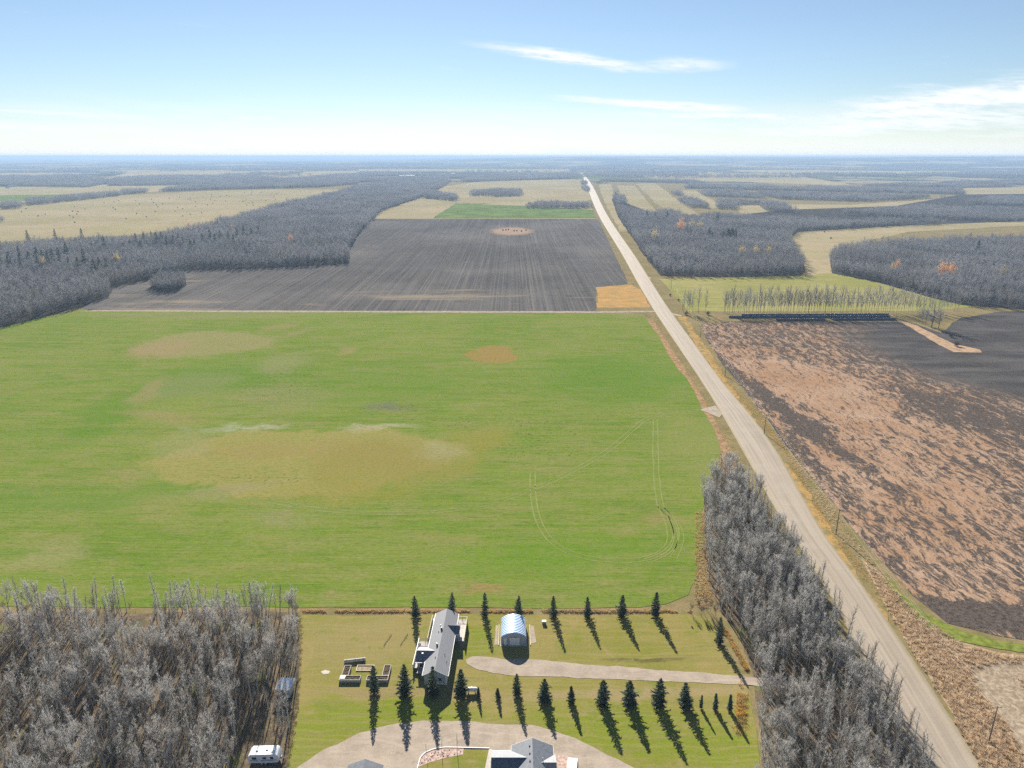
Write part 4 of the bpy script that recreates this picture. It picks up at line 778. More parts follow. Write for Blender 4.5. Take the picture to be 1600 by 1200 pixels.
verge('verge_grass', 240, 560, -6.0, -2.6, 1.1, .45, M_pinkg, 'rusty grass between the road and the green field', .2, 12, 3)
P = np.array([at(rnd(474, 1080), 955 + rnd(-1.8, 2.2)) for _ in range(1500)]); P = P[vnoise2(P, 3, 2) < 1.0]; tufts('field_edge_grass', P, .6, .08, 16, M_pinkg, 'tall rusty grass along the edge between lawn and green field', .55, .35)
P = np.array([(at(x, y)) for x, y in [(rnd(1086, 1112), rnd(800, 950)) for _ in range(900)]]); tufts('field_edge_grass', P, .6, .08, 14, M_pinkg, 'rusty grass between green field and roadside trees', .5, .35)
P = np.array([(at(x, y)) for x, y in [(1136 + random.gauss(0, 6.5), 728 + random.gauss(0, 11)) for _ in range(330)]] + [at(1158 + random.gauss(0, 4.5), 1110 + random.gauss(0, 17)) for _ in range(150)] + [at(1133 + t * 34 + rnd(-2, 2), 985 + t * 62) for t in rng.uniform(0, 1, 220)]); tufts('golden_weeds', P, .85, .08, 18, M_gold, 'golden weeds at the tips of the roadside trees and lawn edge', .55, .35)
P = np.concatenate([grid_points(poly(ROAD_WOOD), 1.5, .5), grid_points(poly(NEAR_WOOD), 1.7, .5)]); P = P[(P[:, 1] > 104) & (P[:, 0] > -135)]; P = P[~inside(P, drv) & ~inside(P, rect(-56, -46, 112, 119))]; tufts('undergrowth', P, .6, .07, 10, M_olive, 'dull grass and brush on the woodland floor', .6, .3)
P = np.array([at(1466 - 22 * t + rnd(-4, 4), 957 + 245 * t) for t in rng.uniform(0, 1, 10)]) ; P = np.array([at(468 - 22 * t ** 2 + rnd(-5, 6), 960 + 240 * t) for t in rng.uniform(0, 1, 420)]); tufts('lawn_edge_grass', P, .4, .07, 12, M_olive, 'unmown grass where lawn meets the woodlot', .5, .3)

# ================================================================== BUILDINGS AND THINGS
M = Mat('asphalt_shingles'); p = M.obj(); rowsn = M.noise(M.map(p, (.6, .6, 9)), 1, 3, .6)
M_shingle = M.done(M.mix(M.sm(M.noise(p, 1.2, 5, .7), .3, .7), M.mix(M.sm(rowsn, .35, .65), (.15, .155, .165), (.20, .205, .22)), (.175, .18, .195)), .5, .5)
M_dshingle = simple('blue_grey_shingles', (.115, .13, .155), .2, 1.6, .55, .5)
M_siding = Mat('vinyl_siding'); M = M_siding; M_siding = M.done(M.mix(M.sm(M.noise(M.map(M.obj(), (.3, .3, 9)), 1, 2, .5), .4, .6), (.36, .40, .43), (.42, .46, .49)), .6, .35)
M_white = simple('white_paint', (.74, .73, .71), .06, 2, .5, .4); M_fascia = simple('white_metal_trim', (.70, .71, .72), .05, 2, .4, .5); M_glass = simple('window_glass', (.03, .04, .05), .2, 1, .08, .6); M_deck = simple('weathered_deck_boards', (.44, .405, .37), .15, 1.2, .75, .3); M_wood = simple('grey_timber', (.27, .235, .19), .25, 2, .85, .2)
M_cream = simple('cream_rail', (.55, .49, .32), .12, 2, .7, .3); M_metal = simple('galvanised_steel', (.62, .68, .75), .10, .8, .3, .5, .75); M_rib = simple('pale_steel_rib', (.66, .78, .92), .05, .8, .35, .5, .1); M_skyroof = simple('steel_panel_sky_reflection', (.27, .48, .82), .08, .8, .4, .5, .0); M_greywall = simple('grey_metal_wall', (.40, .42, .44), .08, 1, .5, .4, .2); M_black = simple('black_vent', (.03, .03, .035), .2, 3, .5); M_conc = simple('concrete', (.47, .43, .38), .12, 1.2, .85, .2); M_soil = simple('garden_soil', (.075, .052, .038), .4, 3, .95, .1)  # garage roof: sky reflection painted into the panel blue, ribs pale for their gleam
M_tyre = simple('rubber', (.02, .02, .02), .2, 5, .8); M_trailer = simple('white_fibreglass', (.72, .74, .77), .05, 1, .3, .5); M_stripe = simple('blue_grey_stripe', (.16, .20, .28), .1, 1, .4, .4); M_pole = simple('pole_wood', (.20, .16, .12), .3, 2, .85); M_wire = simple('bare_wire', (.45, .43, .40), .05, 1, .6, .3, .0); M_stone = simple('pink_landscape_rock', (.43, .32, .27), .35, 1.5, .85)
LZ = .06
def gable(name, x0, x1, y0, y1, ze, zr, mat, parent, axis='y', th=.16, over=0.0):      # two roof slabs meeting at a ridge
    m = MB()
    if axis == 'y':
        c = (x0 + x1) / 2
        m.prism([(x0, ze), (c, zr), (x1, ze), (x1, ze - th), (c, zr - th), (x0, ze - th)], y0, y1)
    else:
        c = (y0 + y1) / 2; n = [(y0, ze), (c, zr), (y1, ze), (y1, ze - th), (c, zr - th), (y0, ze - th)]
        V = [(x0, y, z) for y, z in n] + [(x1, y, z) for y, z in n]; k = len(n); m.add(V, [tuple(range(k)), tuple(range(2 * k - 1, k - 1, -1))] + [(i, i + k, (i + 1) % k + k, (i + 1) % k) for i in range(k)])
    return m.build(name, mat, parent)
def gwall(x0, x1, y0, y1, ze, zr, axis='y', z0=0.0):                                       # walls with gable ends
    m = MB(); c = (x0 + x1) / 2
    if axis == 'y': m.prism([(x0, z0), (x1, z0), (x1, ze), (c, zr), (x0, ze)], y0, y1)
    else:
        c = (y0 + y1) / 2; n = [(y0, z0), (y1, z0), (y1, ze), (c, zr), (y0, ze)]; k = 5
        V = [(x0, y, z) for y, z in n] + [(x1, y, z) for y, z in n]; m.add(V, [tuple(range(k)), tuple(range(2 * k - 1, k - 1, -1))] + [(i, i + k, (i + 1) % k + k, (i + 1) % k) for i in range(k)])
    return m
def window(parent, x, y, z, w, h, face):                                                   # face: '-y', '+x', '-x'
    f = MB(); g = MB(); d = .05
    if face == '-y': g.box(x - w / 2, x + w / 2, y - d, y, z, z + h); [f.box(*q) for q in ((x - w / 2 - .08, x - w / 2, y - d - .03, y, z - .08, z + h + .08), (x + w / 2, x + w / 2 + .08, y - d - .03, y, z - .08, z + h + .08), (x - w / 2, x + w / 2, y - d - .03, y, z - .08, z), (x - w / 2, x + w / 2, y - d - .03, y, z + h, z + h + .08))]
    else:
        s = 1 if face == '+x' else -1; a, b = sorted((x, x + s * d)); a2, b2 = sorted((x, x + s * (d + .03)))
        g.box(a, b, y - w / 2, y + w / 2, z, z + h); [f.box(*q) for q in ((a2, b2, y - w / 2 - .08, y - w / 2, z - .08, z + h + .08), (a2, b2, y + w / 2, y + w / 2 + .08, z - .08, z + h + .08), (a2, b2, y - w / 2, y + w / 2, z - .08, z), (a2, b2, y - w / 2, y + w / 2, z + h, z + h + .08))]
    o = f.build('window', M_white, parent); g.build('pane', M_glass, o); return o
def rail(parent, pts, z0, z1, mat, step=1.5):
    r = MB()
    for a, b in zip(pts[:-1], pts[1:]):
        r.beam((*a, z1), (*b, z1), .11, .06); r.beam((*a, z0 + .12), (*b, z0 + .12), .05, .05)
        L = math.hypot(b[0] - a[0], b[1] - a[1]); n = max(2, int(L / .22))
        for k in range(n + 1): t = k / n; r.beam((a[0] + (b[0] - a[0]) * t, a[1] + (b[1] - a[1]) * t, z0 + .1), (a[0] + (b[0] - a[0]) * t, a[1] + (b[1] - a[1]) * t, z1 - .03), .035)
        n = max(1, round(L / step))
        for k in range(n + 1):
            t = k / n; x, y = a[0] + (b[0] - a[0]) * t, a[1] + (b[1] - a[1]) * t
            q = MB(); q.box(x - .05, x + .05, y - .05, y + .05, 0, z1 - .031); q.build('rail_post', mat, parent)
    return r.build('railing', mat, parent)
# ---- the long grey house
h = thing('house', 'long low grey house with cross gables and side decks beside the lawn', 'house', (-18.2, 138.9, LZ), math.radians(-1.9))
gwall(-2.72, 2.72, .35, 23.7, 2.62, 4.12).build('wall', M_siding, h)
main = gable('roof', -3.12, 3.12, 0, 24.05, 2.78, 4.36, M_shingle, h, th=.14)
for s in (-1, 1): MB().beam((s * 3.14, -.02, 2.69), (s * 3.14, 24.07, 2.69), .06, .17).build('fascia', M_fascia, main)
for s in (-1, 1): MB().beam((s * 3.12, -.035, 2.69), (0, -.035, 4.27), .05, .19).build('barge_board', M_fascia, main)
gwall(-5.1, -2.725, 5.1, 9.9, 2.5, 3.55, 'x').build('wing_wall', M_siding, h)
r = gable('wing_roof', -5.55, -.8, 4.68, 10.3, 2.62, 3.92, M_dshingle, h, 'x', .13); MB().beam((-5.57, 4.66, 2.55), (-2.9, 4.66, 2.55), .06, .17).build('fascia', M_fascia, r); MB().box(-4.2, -3.8, 6.6, 6.9, 3.5, 3.75).build('roof_vent', M_white, r)
gwall(2.725, 3.7, 15.95, 19.2, 2.5, 3.7, 'x').build('wing_wall', M_siding, h)
r = gable('wing_roof', .9, 4.1, 15.65, 19.5, 2.62, 3.94, M_dshingle, h, 'x', .13); MB().beam((2.9, 15.63, 2.55), (4.12, 15.63, 2.55), .06, .17).build('fascia', M_fascia, r)
for x, y, w in ((-1.0, 10.2, .10), (-.75, 9.9, .08), (-.9, 17.3, .12), (-1.1, 14.9, .09), (-.6, 4.9, .09), (1.5, 6.6, .07), (2.2, 4.4, .06)):
    z = 4.36 - abs(x) * .506; MB().tube([(x, y, z - .1), (x, y, z + .35)], [w, w], 8).build('roof_vent', M_black if w < .1 else M_white, main)
MB().box(-.62, -.18, 15.2, 15.7, 4.0, 4.85).build('chimney', M_black, main)
MB().box(-.95, -.55, 9.2, 9.5, 3.9, 4.6).build('chimney', M_black, main)
window(h, 1.1, .35, 1.0, .85, .95, '-y'); window(h, -1.4, .35, 1.0, .85, .95, '-y')
MB().box(2.35, 2.72, .28, .345, .05, 2.5).build('corner_board', M_white, h); MB().box(-2.7, 2.34, .30, .345, .05, .28).build('skirting_board', M_white, h)
for y in (2.5, 6.2, 10.5, 13.2): window(h, 2.72, y, 1.1, 1.1, 1.0, '+x')
for y in (2.4, 12.5, 17, 21): window(h, -2.72, y, 1.1, 1.1, 1.0, '-x')
window(h, -3.9, 5.1, 1.0, 1.3, 1.1, '-y')
def deck(x0, x1, y0, y1, z, par):                                                          # boards laid one by one
    m = MB(); m.box(x0, x1, y0, y1, z - .28, z - .055); d = m.build('deck_frame', M_wood, par); n = int((y1 - y0) / .42)
    for k in range(n): a = y0 + (y1 - y0) * k / n; MB().box(x0, x1, a + .012, a + (y1 - y0) / n - .012, z - .05, z + rnd(0, .006)).build('deck_board', M_deck, d)
    return d
deck(3.72, 5.4, 15.0, 23.9, 1.1, h); deck(2.73, 3.71, 19.6, 23.9, 1.1, h)
rail(h, [(5.38, 15.0), (5.38, 23.9), (2.8, 23.9)], 1.1, 2.05, M_cream); MB().box(3.8, 5.36, 15.02, 15.10, .1, 1.0).build('deck_skirt', M_greywall, h); MB().box(5.34, 5.42, 15.12, 23.8, .1, .8).build('deck_skirt', M_wood, h)
for k in range(4): MB().box(4.2, 5.3, 14.7 - .3 * k, 15.0 - .3 * k, .05, .85 - .22 * k).build('deck_step', M_wood, h)
deck(-6.2, -2.75, 10.35, 14.6, 1.1, h); rail(h, [(-6.15, 4.6), (-6.15, 14.6)], 1.1, 2.05, M_white); rail(h, [(-6.15, 14.6), (-2.9, 14.6)], 1.1, 2.05, M_wood); deck(-6.2, -5.15, 4.6, 10.3, 1.1, h)
MB().box(-6.16, -6.08, 4.6, 14.5, .1, .8).build('deck_skirt', M_wood, h); deck(-5.1, -3.2, 3.4, 5.0, .6, h)
deck(-4.1, -2.75, 14.75, 24.4, .95, h); rail(h, [(-4.05, 14.9), (-4.05, 24.4)], .95, 1.95, M_cream)
pc = thing('patio_chair', 'small pale chair on the side deck next to the house rail', 'chair', (*at(656, 1010, 1.2), 1.18)); MB().box(-.28, .28, -.28, .28, .38, .44).build('seat', M_white, pc); MB().box(-.28, .28, .24, .29, .45, .95).build('backrest', M_white, pc)
for sx in (-.25, .25):
    for sy in (-.25, .25): MB().box(sx - .02, sx + .02, sy - .02, sy + .02, 0, .379).build('leg', M_white, pc)
# ---- arched metal garage
g = thing('garage', 'small arched metal garage with ribbed bluish steel roof', 'garage', (.4, 153.6, LZ))
prof = []
W2, WH, PK = 3.22, 2.1, 3.72
for t in np.linspace(0, 1, 9): prof.append((-W2 * (.35 * math.cos(t * math.pi / 2) ** .7 + .65 * (1 - t ** 1.25)), WH + (PK - WH) * (.55 * math.sin(t * math.pi / 2) + .45 * t)))
arch = [(-W2, 0)] + prof; arch = arch + [(-x, z) for x, z in arch[-2::-1]]
def shell(y0, y1, out): 
    m = MB(); o = [(x * (1 + out / W2), z + (out if z > .1 else 0)) for x, z in arch]; n = len(o); V = [(x, y, z) for y in (y0, y1) for x, z in o] + [(x * .975, y, z - (.06 if z > .1 else 0)) for y in (y0, y1) for x, z in o]
    F = [(i, i + 1, n + i + 1, n + i) for i in range(n - 1)] + [(2 * n + i, 3 * n + i, 3 * n + i + 1, 2 * n + i + 1) for i in range(n - 1)] + [(i, 2 * n + i, 2 * n + i + 1, i + 1) for i in range(n - 1)] + [(n + i, n + i + 1, 3 * n + i + 1, 3 * n + i) for i in range(n - 1)]
    return m.add(V, F)
nr = 12
for k in range(nr):
    a = 7.9 * k / nr; b = 7.9 * (k + 1) / nr; shell(a + .001, b - .30, .0).build('roof_panel', M_skyroof, g, True); shell(b - .30, b, .045).build('roof_rib', M_rib, g, True)
wm = MB(); ins = [(x * .965, z * .985) for x, z in arch]; n = len(ins); wm.prism(ins, .10, .22); wm.build('front_wall', M_greywall, g); MB().prism(ins, 7.6, 7.72).build('back_wall', M_greywall, g)
d = MB(); [d.box(-1.05, 1.55, .02, .095, .05 + .52 * k, .05 + .52 * k + .5) for k in range(4)]; 
ov = MB().box(-1.1, 1.6, .05, .098, .0, 2.2).build('overhead_door', M_greywall, g)
for k in range(4): MB().box(-1.05, 1.55, -.01, .045, .05 + .53 * k, .05 + .53 * k + .51).build('door_panel', M_white, ov)
dr = MB().box(-2.5, -1.75, .03, .098, .05, 2.0).build('door', M_white, g); MB().box(-1.86, -1.80, -.02, .03, .95, 1.05).build('handle', M_black, dr)
MB().box(-3.4, 3.4, -.5, 8.1, -.05, .03).build('floor_slab', M_conc, g)
for x, lab in ((-3.75, 'pale timber edging along the garage wall facing the house'), (4.45, 'pale timber edging along the garage wall away from the house')):
    e = MB().box(-.07, .07, 0, 8.3, 0, .22).build('timber_edging', M_cream, None); e.location = (.4 + x - .1, 153.4, LZ); tag(e, lab, 'edging')
sheet('gravel_bed', [(772, 1008), (778, 1008), (778, 977), (775, 977)], .09, M_drive, 1, .2); sheet('gravel_bed', [(829, 1006), (838, 1004), (834, 978), (829, 978)], .09, M_drive, 1, .2)
# ---- second house at the bottom of the view
h2 = thing('house', 'blue-grey hip and gable roofed house beside the gravel loop drive', 'house', (4.2, 118.0, LZ))
gwall(-4.0, 4.0, -21, -.5, 2.7, 4.35).build('wall', M_siding, h2)
r = gable('roof', -4.35, 4.35, -21.4, 0, 2.8, 4.85, M_dshingle, h2, th=.15)
for k in range(5): MB().box(-.75, -.45, -2.0 - k * 1.9, -1.7 - k * 1.9, 4.35, 4.75).build('roof_vent', M_black, r)
for s in (-1, 1): MB().beam((s * 4.37, -21.4, 2.7), (s * 4.37, .02, 2.7), .06, .17).build('fascia', M_fascia, r)
MB().beam((-4.35, .03, 2.7), (0, .03, 4.75), .05, .18).build('barge_board', M_fascia, r); MB().beam((4.35, .03, 2.7), (0, .03, 4.75), .05, .18).build('barge_board', M_fascia, r)
gwall(-8.0, -4.01, -7.6, -1.6, 2.6, 3.9, 'x').build('wing_wall', M_siding, h2); r2 = gable('wing_roof', -8.4, -.6, -8.0, -1.2, 2.7, 4.35, M_dshingle, h2, 'x', .14); MB().beam((-8.42, -1.18, 2.62), (-4.4, -1.18, 2.62), .06, .17).build('fascia', M_fascia, r2)
gwall(4.01, 4.5, -8.6, -2.6, 2.6, 3.9, 'x').build('wing_wall', M_siding, h2); gable('wing_roof', .8, 4.75, -9.0, -2.2, 2.7, 4.1, M_dshingle, h2, 'x', .14)
MB().tube([(2.0, -4.8, 3.7), (2.0, -4.8, 4.5)], [.07, .07], 8).build('vent_pipe', M_white, r)
window(h2, -6.5, -7.6, .9, 1.4, 1.2, '-y')
# ---- third roof just showing its peak
h3 = thing('garage', 'grey gable roofed outbuilding in the loop drive, only its peak showing', 'garage', (-29.6, 113.2, LZ)); gwall(-3.2, 3.2, -7, -.3, 2.5, 3.9).build('wall', M_siding, h3); gable('roof', -3.6, 3.6, -7.3, 0, 2.6, 4.2, M_dshingle, h3, th=.15)
MB().box(-1.4, 1.4, -.30, -.22, .02, 2.1).build('overhead_door', M_white, h3)
# ---- yard of the second house: fence, beds, walk
Q = poly([(650, 1215), (653, 1198), (657, 1184), (664, 1177), (678, 1171), (695, 1168.5), (720, 1169), (745, 1169.5), (765, 1170)])
fn = thing('garden_kerb', 'white kerb curving round the small front lawn and rock bed', 'kerb', (0, 0, LZ))
T = np.concatenate([[0], np.cumsum(np.hypot(*np.diff(Q, axis=0).T))]); nk = 26; S = np.linspace(0, T[-1], nk); PP = np.stack([np.interp(S, T, Q[:, 0]), np.interp(S, T, Q[:, 1])], 1)
for a, b in zip(PP[:-1], PP[1:]): MB().beam((*(a + (b - a) * .01), .1), (*(a + (b - a) * .985), .1), .15, .2).build('kerb_block', M_white, fn)
sheet('front_lawn', [(652, 1230), (656, 1197), (672, 1190), (690, 1184), (722, 1178), (726, 1171.5), (763, 1172), (760, 1200), (756, 1260)], .14, M_brightgrass if False else M_lawn, 1, .1)
sheet('rock_bed', [(654, 1199), (658, 1184), (665, 1178), (680, 1172), (695, 1169.5), (725, 1170), (723, 1180), (700, 1184), (672, 1192)], .16, M_stone, 1, .15); sheet('concrete_walk', [(764, 1171), (769, 1171), (765, 1215), (757, 1240), (755, 1215)], .17, M_conc, 1, 0)
rk = MB()
for x, y in grid_points(poly([(656, 1197), (660, 1184), (667, 1179), (682, 1173), (697, 1171), (722, 1171), (721, 1178), (700, 1182), (672, 1190)]), .55, .5): s = rnd(.10, .2); rk.add([(x - s, y, .12), (x, y - s, .12), (x + s, y + rnd(-.05, .05), .12), (x, y + s, .12), (x + rnd(-.05, .05), y, .12 + s)], [(0, 1, 4), (1, 2, 4), (2, 3, 4), (3, 0, 4)])
o = rk.build('landscape_rocks', M_stone); o['kind'] = 'stuff'; tag(o, 'pinkish rocks filling the bed inside the white kerb', 'rocks')
sheet('rock_bed', [(868, 1180), (885, 1181), (898, 1187), (892, 1215), (868, 1215)], .15, M_stone, 1, .15)
sl = MB().box(-1.0, 1.0, -1.6, 1.6, 0, .35); o = sl.build('patio_slab', M_white); o.location = (*at(894, 1197), LZ + .08); o.rotation_euler = (0, 0, -.15); tag(o, 'pale flat slab beside the blue-grey house and rock bed', 'slab')
for i, (x, y, s, lab) in enumerate(((668, 1189, .5, 'thin bare sapling inside the curve of the white kerb'), (691, 1184, .62, 'bare sapling in the middle of the rock bed'), (715, 1181, .6, 'bare sapling where rock bed meets front lawn'))):
    t = thing('sapling', lab, 'tree', (*at(x, y), .15), i * 2.0); t.scale = (s * .55, s * .55, s); link('trunk', VARIANTS[i][0], None, t); link('crown', VARIANTS[i][1], None, t)
# ---- garden beds
def planter(name, label, rects, x, y):
    t = thing(name, label, 'planter', (x, y, LZ)); 
    for (x0, x1, y0, y1) in rects:
        for q in ((x0, x1, y0, y0 + .12), (x0, x1, y1 - .12, y1), (x0, x0 + .12, y0 + .121, y1 - .121), (x1 - .12, x1, y0 + .121, y1 - .121)): MB().box(*q, 0, .75).build('plank_wall', M_wood2, t)
        MB().box(x0 + .12, x1 - .12, y0 + .12, y1 - .12, 0, .62).build('soil', M_soil, t)
        for k in range(9): a = rnd(x0 + .3, x1 - .3); b = rnd(y0 + .3, y1 - .3); f = MB(); [f.add([(a, b, .6), (a + .12, b + .05, .6), (a + rnd(-.3, .3), b + rnd(-.3, .3), rnd(.7, .95))], [(0, 1, 2)]) for _ in range(7)]; f.build('withered_plant', M_olive, t)
    return t
M_wood2 = simple('pale_grey_planks', (.40, .375, .345), .15, 2, .8)
planter('garden_bed', 'L-shaped raised timber garden bed with white corner, dark soil', [(0, 5.0, 0, 1.6), (.25, 1.9, 1.61, 5.2)], -41.4, 139.9)
o = MB().box(.14, 1.3, .5, 1.5, .63, .79).build('bed_cover', M_white); o.location = (-41.4, 139.9, LZ); tag(o, 'white sheet covering the corner of the L-shaped garden bed', 'cover')
planter('garden_bed', 'J-shaped raised timber garden bed behind the spruce', [(0, 5.2, 0, 1.6), (3.5, 5.2, 1.61, 5.3)], -34.9, 139.9)
sb = thing('sandbox', 'low timber frame lying flat between the raised garden beds', 'sandbox', (*at(556, 1049), LZ))
for q in ((0, 4.2, 0, .14), (0, 4.2, 1.9, 2.04), (0, .14, .141, 1.899), (4.06, 4.2, .141, 1.899)): MB().box(*q, 0, .2).build('timber', M_cream, sb)
MB().box(.14, 4.06, .14, 1.9, 0, .05).build('sand', M_straw, sb)
cv = thing('culvert_pipe', 'grey pipe lying on the lawn behind the L-shaped garden bed', 'pipe', (*at(538, 1036), LZ), .17); MB().tube([(0, 0, .42), (5.2, 0, .42)], [.42, .42], 14, False).build('pipe_shell', M_wood2, cv, True); MB().tube([(5.0, 0, .42), (5.22, 0, .42)], [.37, .37], 14).build('pipe_end', M_cream, cv); MB().tube([(-.01, 0, .42), (.2, 0, .42)], [.37, .37], 14).build('pipe_end', M_black, cv)
for k in range(3): MB().tube([(.6 + 2 * k, 0, .42), (.75 + 2 * k, 0, .42)], [.45, .45], 14).build('pipe_band', M_wood, cv)
sheet('ash_patch', [(501, 1050), (508, 1047), (516, 1049), (514, 1053), (505, 1054)], .09, M_conc, .5, .15)
# small lawn objects
t = thing('propane_tank', 'white propane tank on legs behind the thick spruce', 'tank', (*at(737, 1082), LZ)); MB().tube([(-1.35, 0, .85), (-1.25, 0, .85), (-1.05, 0, .85), (1.05, 0, .85), (1.25, 0, .85), (1.35, 0, .85)], [.1, .36, .5, .5, .36, .1], 14).build('tank_body', M_white, t, True)
for x in (-.8, .8): MB().box(x - .08, x + .08, -.35, .35, 0, .42).build('leg', M_conc, t)
MB().tube([(0, 0, 1.3), (0, 0, 1.5)], [.16, .16], 10).build('valve_cover', M_white, t)
t = thing('storage_bin', 'small white-topped storage bin near the field-edge spruce', 'bin', (*at(850, 974.5), LZ)); MB().box(-.5, .5, -.35, .35, 0, .7).build('bin_body', M_wood, t); MB().box(-.55, .55, -.4, .4, .7, .85).build('lid', M_white, t)
t = thing('tree_stump', 'small dark stump alone on the lawn past the last field-edge spruce', 'stump', (*at(1081, 980), LZ)); MB().tube([(0, 0, 0), (0, 0, .2), (.03, 0, .4)], [.26, .2, .18], 9).build('stump_wood', M_pole, t)
for x, y, lab in ((600, 1003, 'row of short dead garden stalks nearer the raised beds'), (626, 1002, 'row of short dead garden stalks nearer the house')):
    m = MB(); X, Y = at(x, y + 6); [m.beam((k * .12, k * .42, 0), (k * .12 + rnd(-.1, .1), k * .42, rnd(.2, .5)), .09) for k in range(11)]; o = m.build('dead_stalks', M_pole); o.location = (X, Y, LZ); o['kind'] = 'stuff'; tag(o, lab, 'plants')
# ---- camping trailer and shed in the woodlot edge
t = thing('camping_trailer', 'white camping trailer parked at the woodlot edge beside the drive', 'trailer', (-51.2, 116.9, .08), math.radians(2))
pr = [(-3.1, .55), (2.6, .55), (3.0, .9), (3.1, 1.6), (2.75, 2.45), (2.4, 2.72), (-2.7, 2.72), (-3.15, 2.3), (-3.25, 1.2)]
MB().prism(pr, -1.2, 1.2).build('body', M_trailer, t)
MB().box(-2.95, 2.55, -1.225, -1.203, 1.15, 1.32).build('stripe', M_stripe, t)
for x, w in ((-2.0, .9), (.1, .7), (1.6, .6)): q = MB().box(x - w / 2, x + w / 2, -1.24, -1.202, 1.5, 2.05).build('window', M_black, t); MB().box(x - w / 2 + .05, x + w / 2 - .05, -1.25, -1.241, 1.55, 2.0).build('pane', M_glass, q)
q = MB().box(.75, 1.15, -1.24, -1.202, .65, 1.1).build('door', M_trailer, t); MB().box(-1.25, -.65, -1.24, -1.202, .65, 2.35).build('door', M_trailer, t)
for x in (-.6, .25): w = MB().tube([(x, -1.18, .36), (x, -.95, .36)], [.35, .35], 14).build('wheel', M_tyre, t); MB().tube([(x, -1.2, .36), (x, -1.181, .36)], [.18, .18], 10).build('rim', M_fascia, w)
MB().box(2.6, 4.0, -.06, .06, .45, .58).build('hitch', M_black, t); MB().tube([(3.35, 0, .6), (3.35, 0, 1.15)], [.28, .26], 12).build('gas_cover', M_trailer, t)
for x, y in ((-1.6, 0), (.4, .2), (1.7, -.3)): MB().box(x - .25, x + .25, y - .25, y + .25, 2.72, 2.86).build('roof_vent', M_fascia, t)
MB().tube([(3.9, 0, .08), (3.9, 0, .46)], [.05, .05], 8).build('jack', M_black, t)
t = thing('shed', 'small grey shed with pale sloping metal roof among bare trees', 'shed', (-53.0, 136.2, .08), math.radians(-6)); MB().prism([(-1.5, 0), (1.5, 0), (1.5, 2.3), (-1.5, 2.3)], -1.3, 1.3).build('wall', M_greywall, t)
rf = MB().add([(-1.8, -1.6, 2.32), (1.8, -1.6, 2.32), (1.8, 1.7, 2.95), (-1.8, 1.7, 2.95), (-1.8, -1.6, 2.42), (1.8, -1.6, 2.42), (1.8, 1.7, 3.05), (-1.8, 1.7, 3.05)], [(0, 3, 2, 1), (4, 5, 6, 7), (0, 1, 5, 4), (1, 2, 6, 5), (2, 3, 7, 6), (3, 0, 4, 7)]).build('roof', M_metal, t); MB().box(-.5, .4, -1.36, -1.302, .05, 1.9).build('door', M_wood, t)
for k in range(5): MB().beam((-1.5 + .75 * k, -1.6, 2.45), (-1.5 + .75 * k, 1.7, 3.08), .05, .05).build('roof_rib', M_fascia, rf)
# ---- power line along the stubble side of the road
PL = [at(1545, 1158), at(1306, 834), (114.5, 300), (122.5, 390), (131, 480), (139, 570), (150, 665)]; PL = [(106.5, 52.0)] + PL
tops = []
LABP = ('wooden power pole behind the straw track', 'wooden power pole in the reeds beside the gravel road', 'power pole where reeds meet the long stubble edge', 'power pole at the middle of the stubble field edge', 'power pole facing the field approach', 'power pole near the orange weeds by the stubble corner', 'power pole at the end of the shelterbelt', 'power pole beside the pasture and roadside wood')
for i, (x, y) in enumerate(PL):
    t = thing('power_pole', LABP[i], 'power pole', (x, y, .05), .12, 'power poles along the gravel road'); MB().tube([(0, 0, 0), (0, 0, 5), (0, 0, 9.2)], [.16, .14, .10], 9).build('pole', M_pole, t); ca = MB().box(-1.1, 1.1, -.06, .06, 8.75, 8.9).build('crossarm', M_pole, t)
    for q in (-1.0, 0, 1.0): MB().tube([(q, 0, 8.9 if q else 9.2), (q, 0, 9.08 if q else 9.4)], [.06, .04], 7).build('insulator', M_conc, ca)
    tops.append([(x + q * math.cos(.12), y + q * math.sin(.12), 9.12 if q else 9.44) for q in (-1.0, 0, 1.0)])
for k in range(3):
    m = MB()
    for a, b in zip(tops[:-1], tops[1:]):
        pts = [(a[k][0] + (b[k][0] - a[k][0]) * s, a[k][1] + (b[k][1] - a[k][1]) * s, a[k][2] + (b[k][2] - a[k][2]) * s - 1.3 * 4 * s * (1 - s)) for s in np.linspace(0, 1, 9)]; m.tube(pts, [.013] * 9, 4, False)
    tag(m.build('power_line', M_wire), ('thin pale power wire on the road side of the poles', 'thin pale power wire carried on the pole tops', 'thin pale power wire on the field side of the poles')[k], 'wire')
for x, y, hh, lab in ((1326, 1143, 8.5, 'tall bare pole leaning among the roadside trees'), (1362, 1098, 4.2, 'short bare pole at the edge of the roadside trees')):
    t = thing('bare_pole', lab, 'pole', (*at(x, y), .06)); MB().tube([(0, 0, 0), (.1, .1, hh * .5), (.3, .25, hh)], [.11, .08, .05], 8).build('pole', M_pole, t)
    MB().tube([(.2, .17, hh * .75), (.5, .1, hh * .85)], [.03, .015], 5).build('stub_branch', M_pole, t)
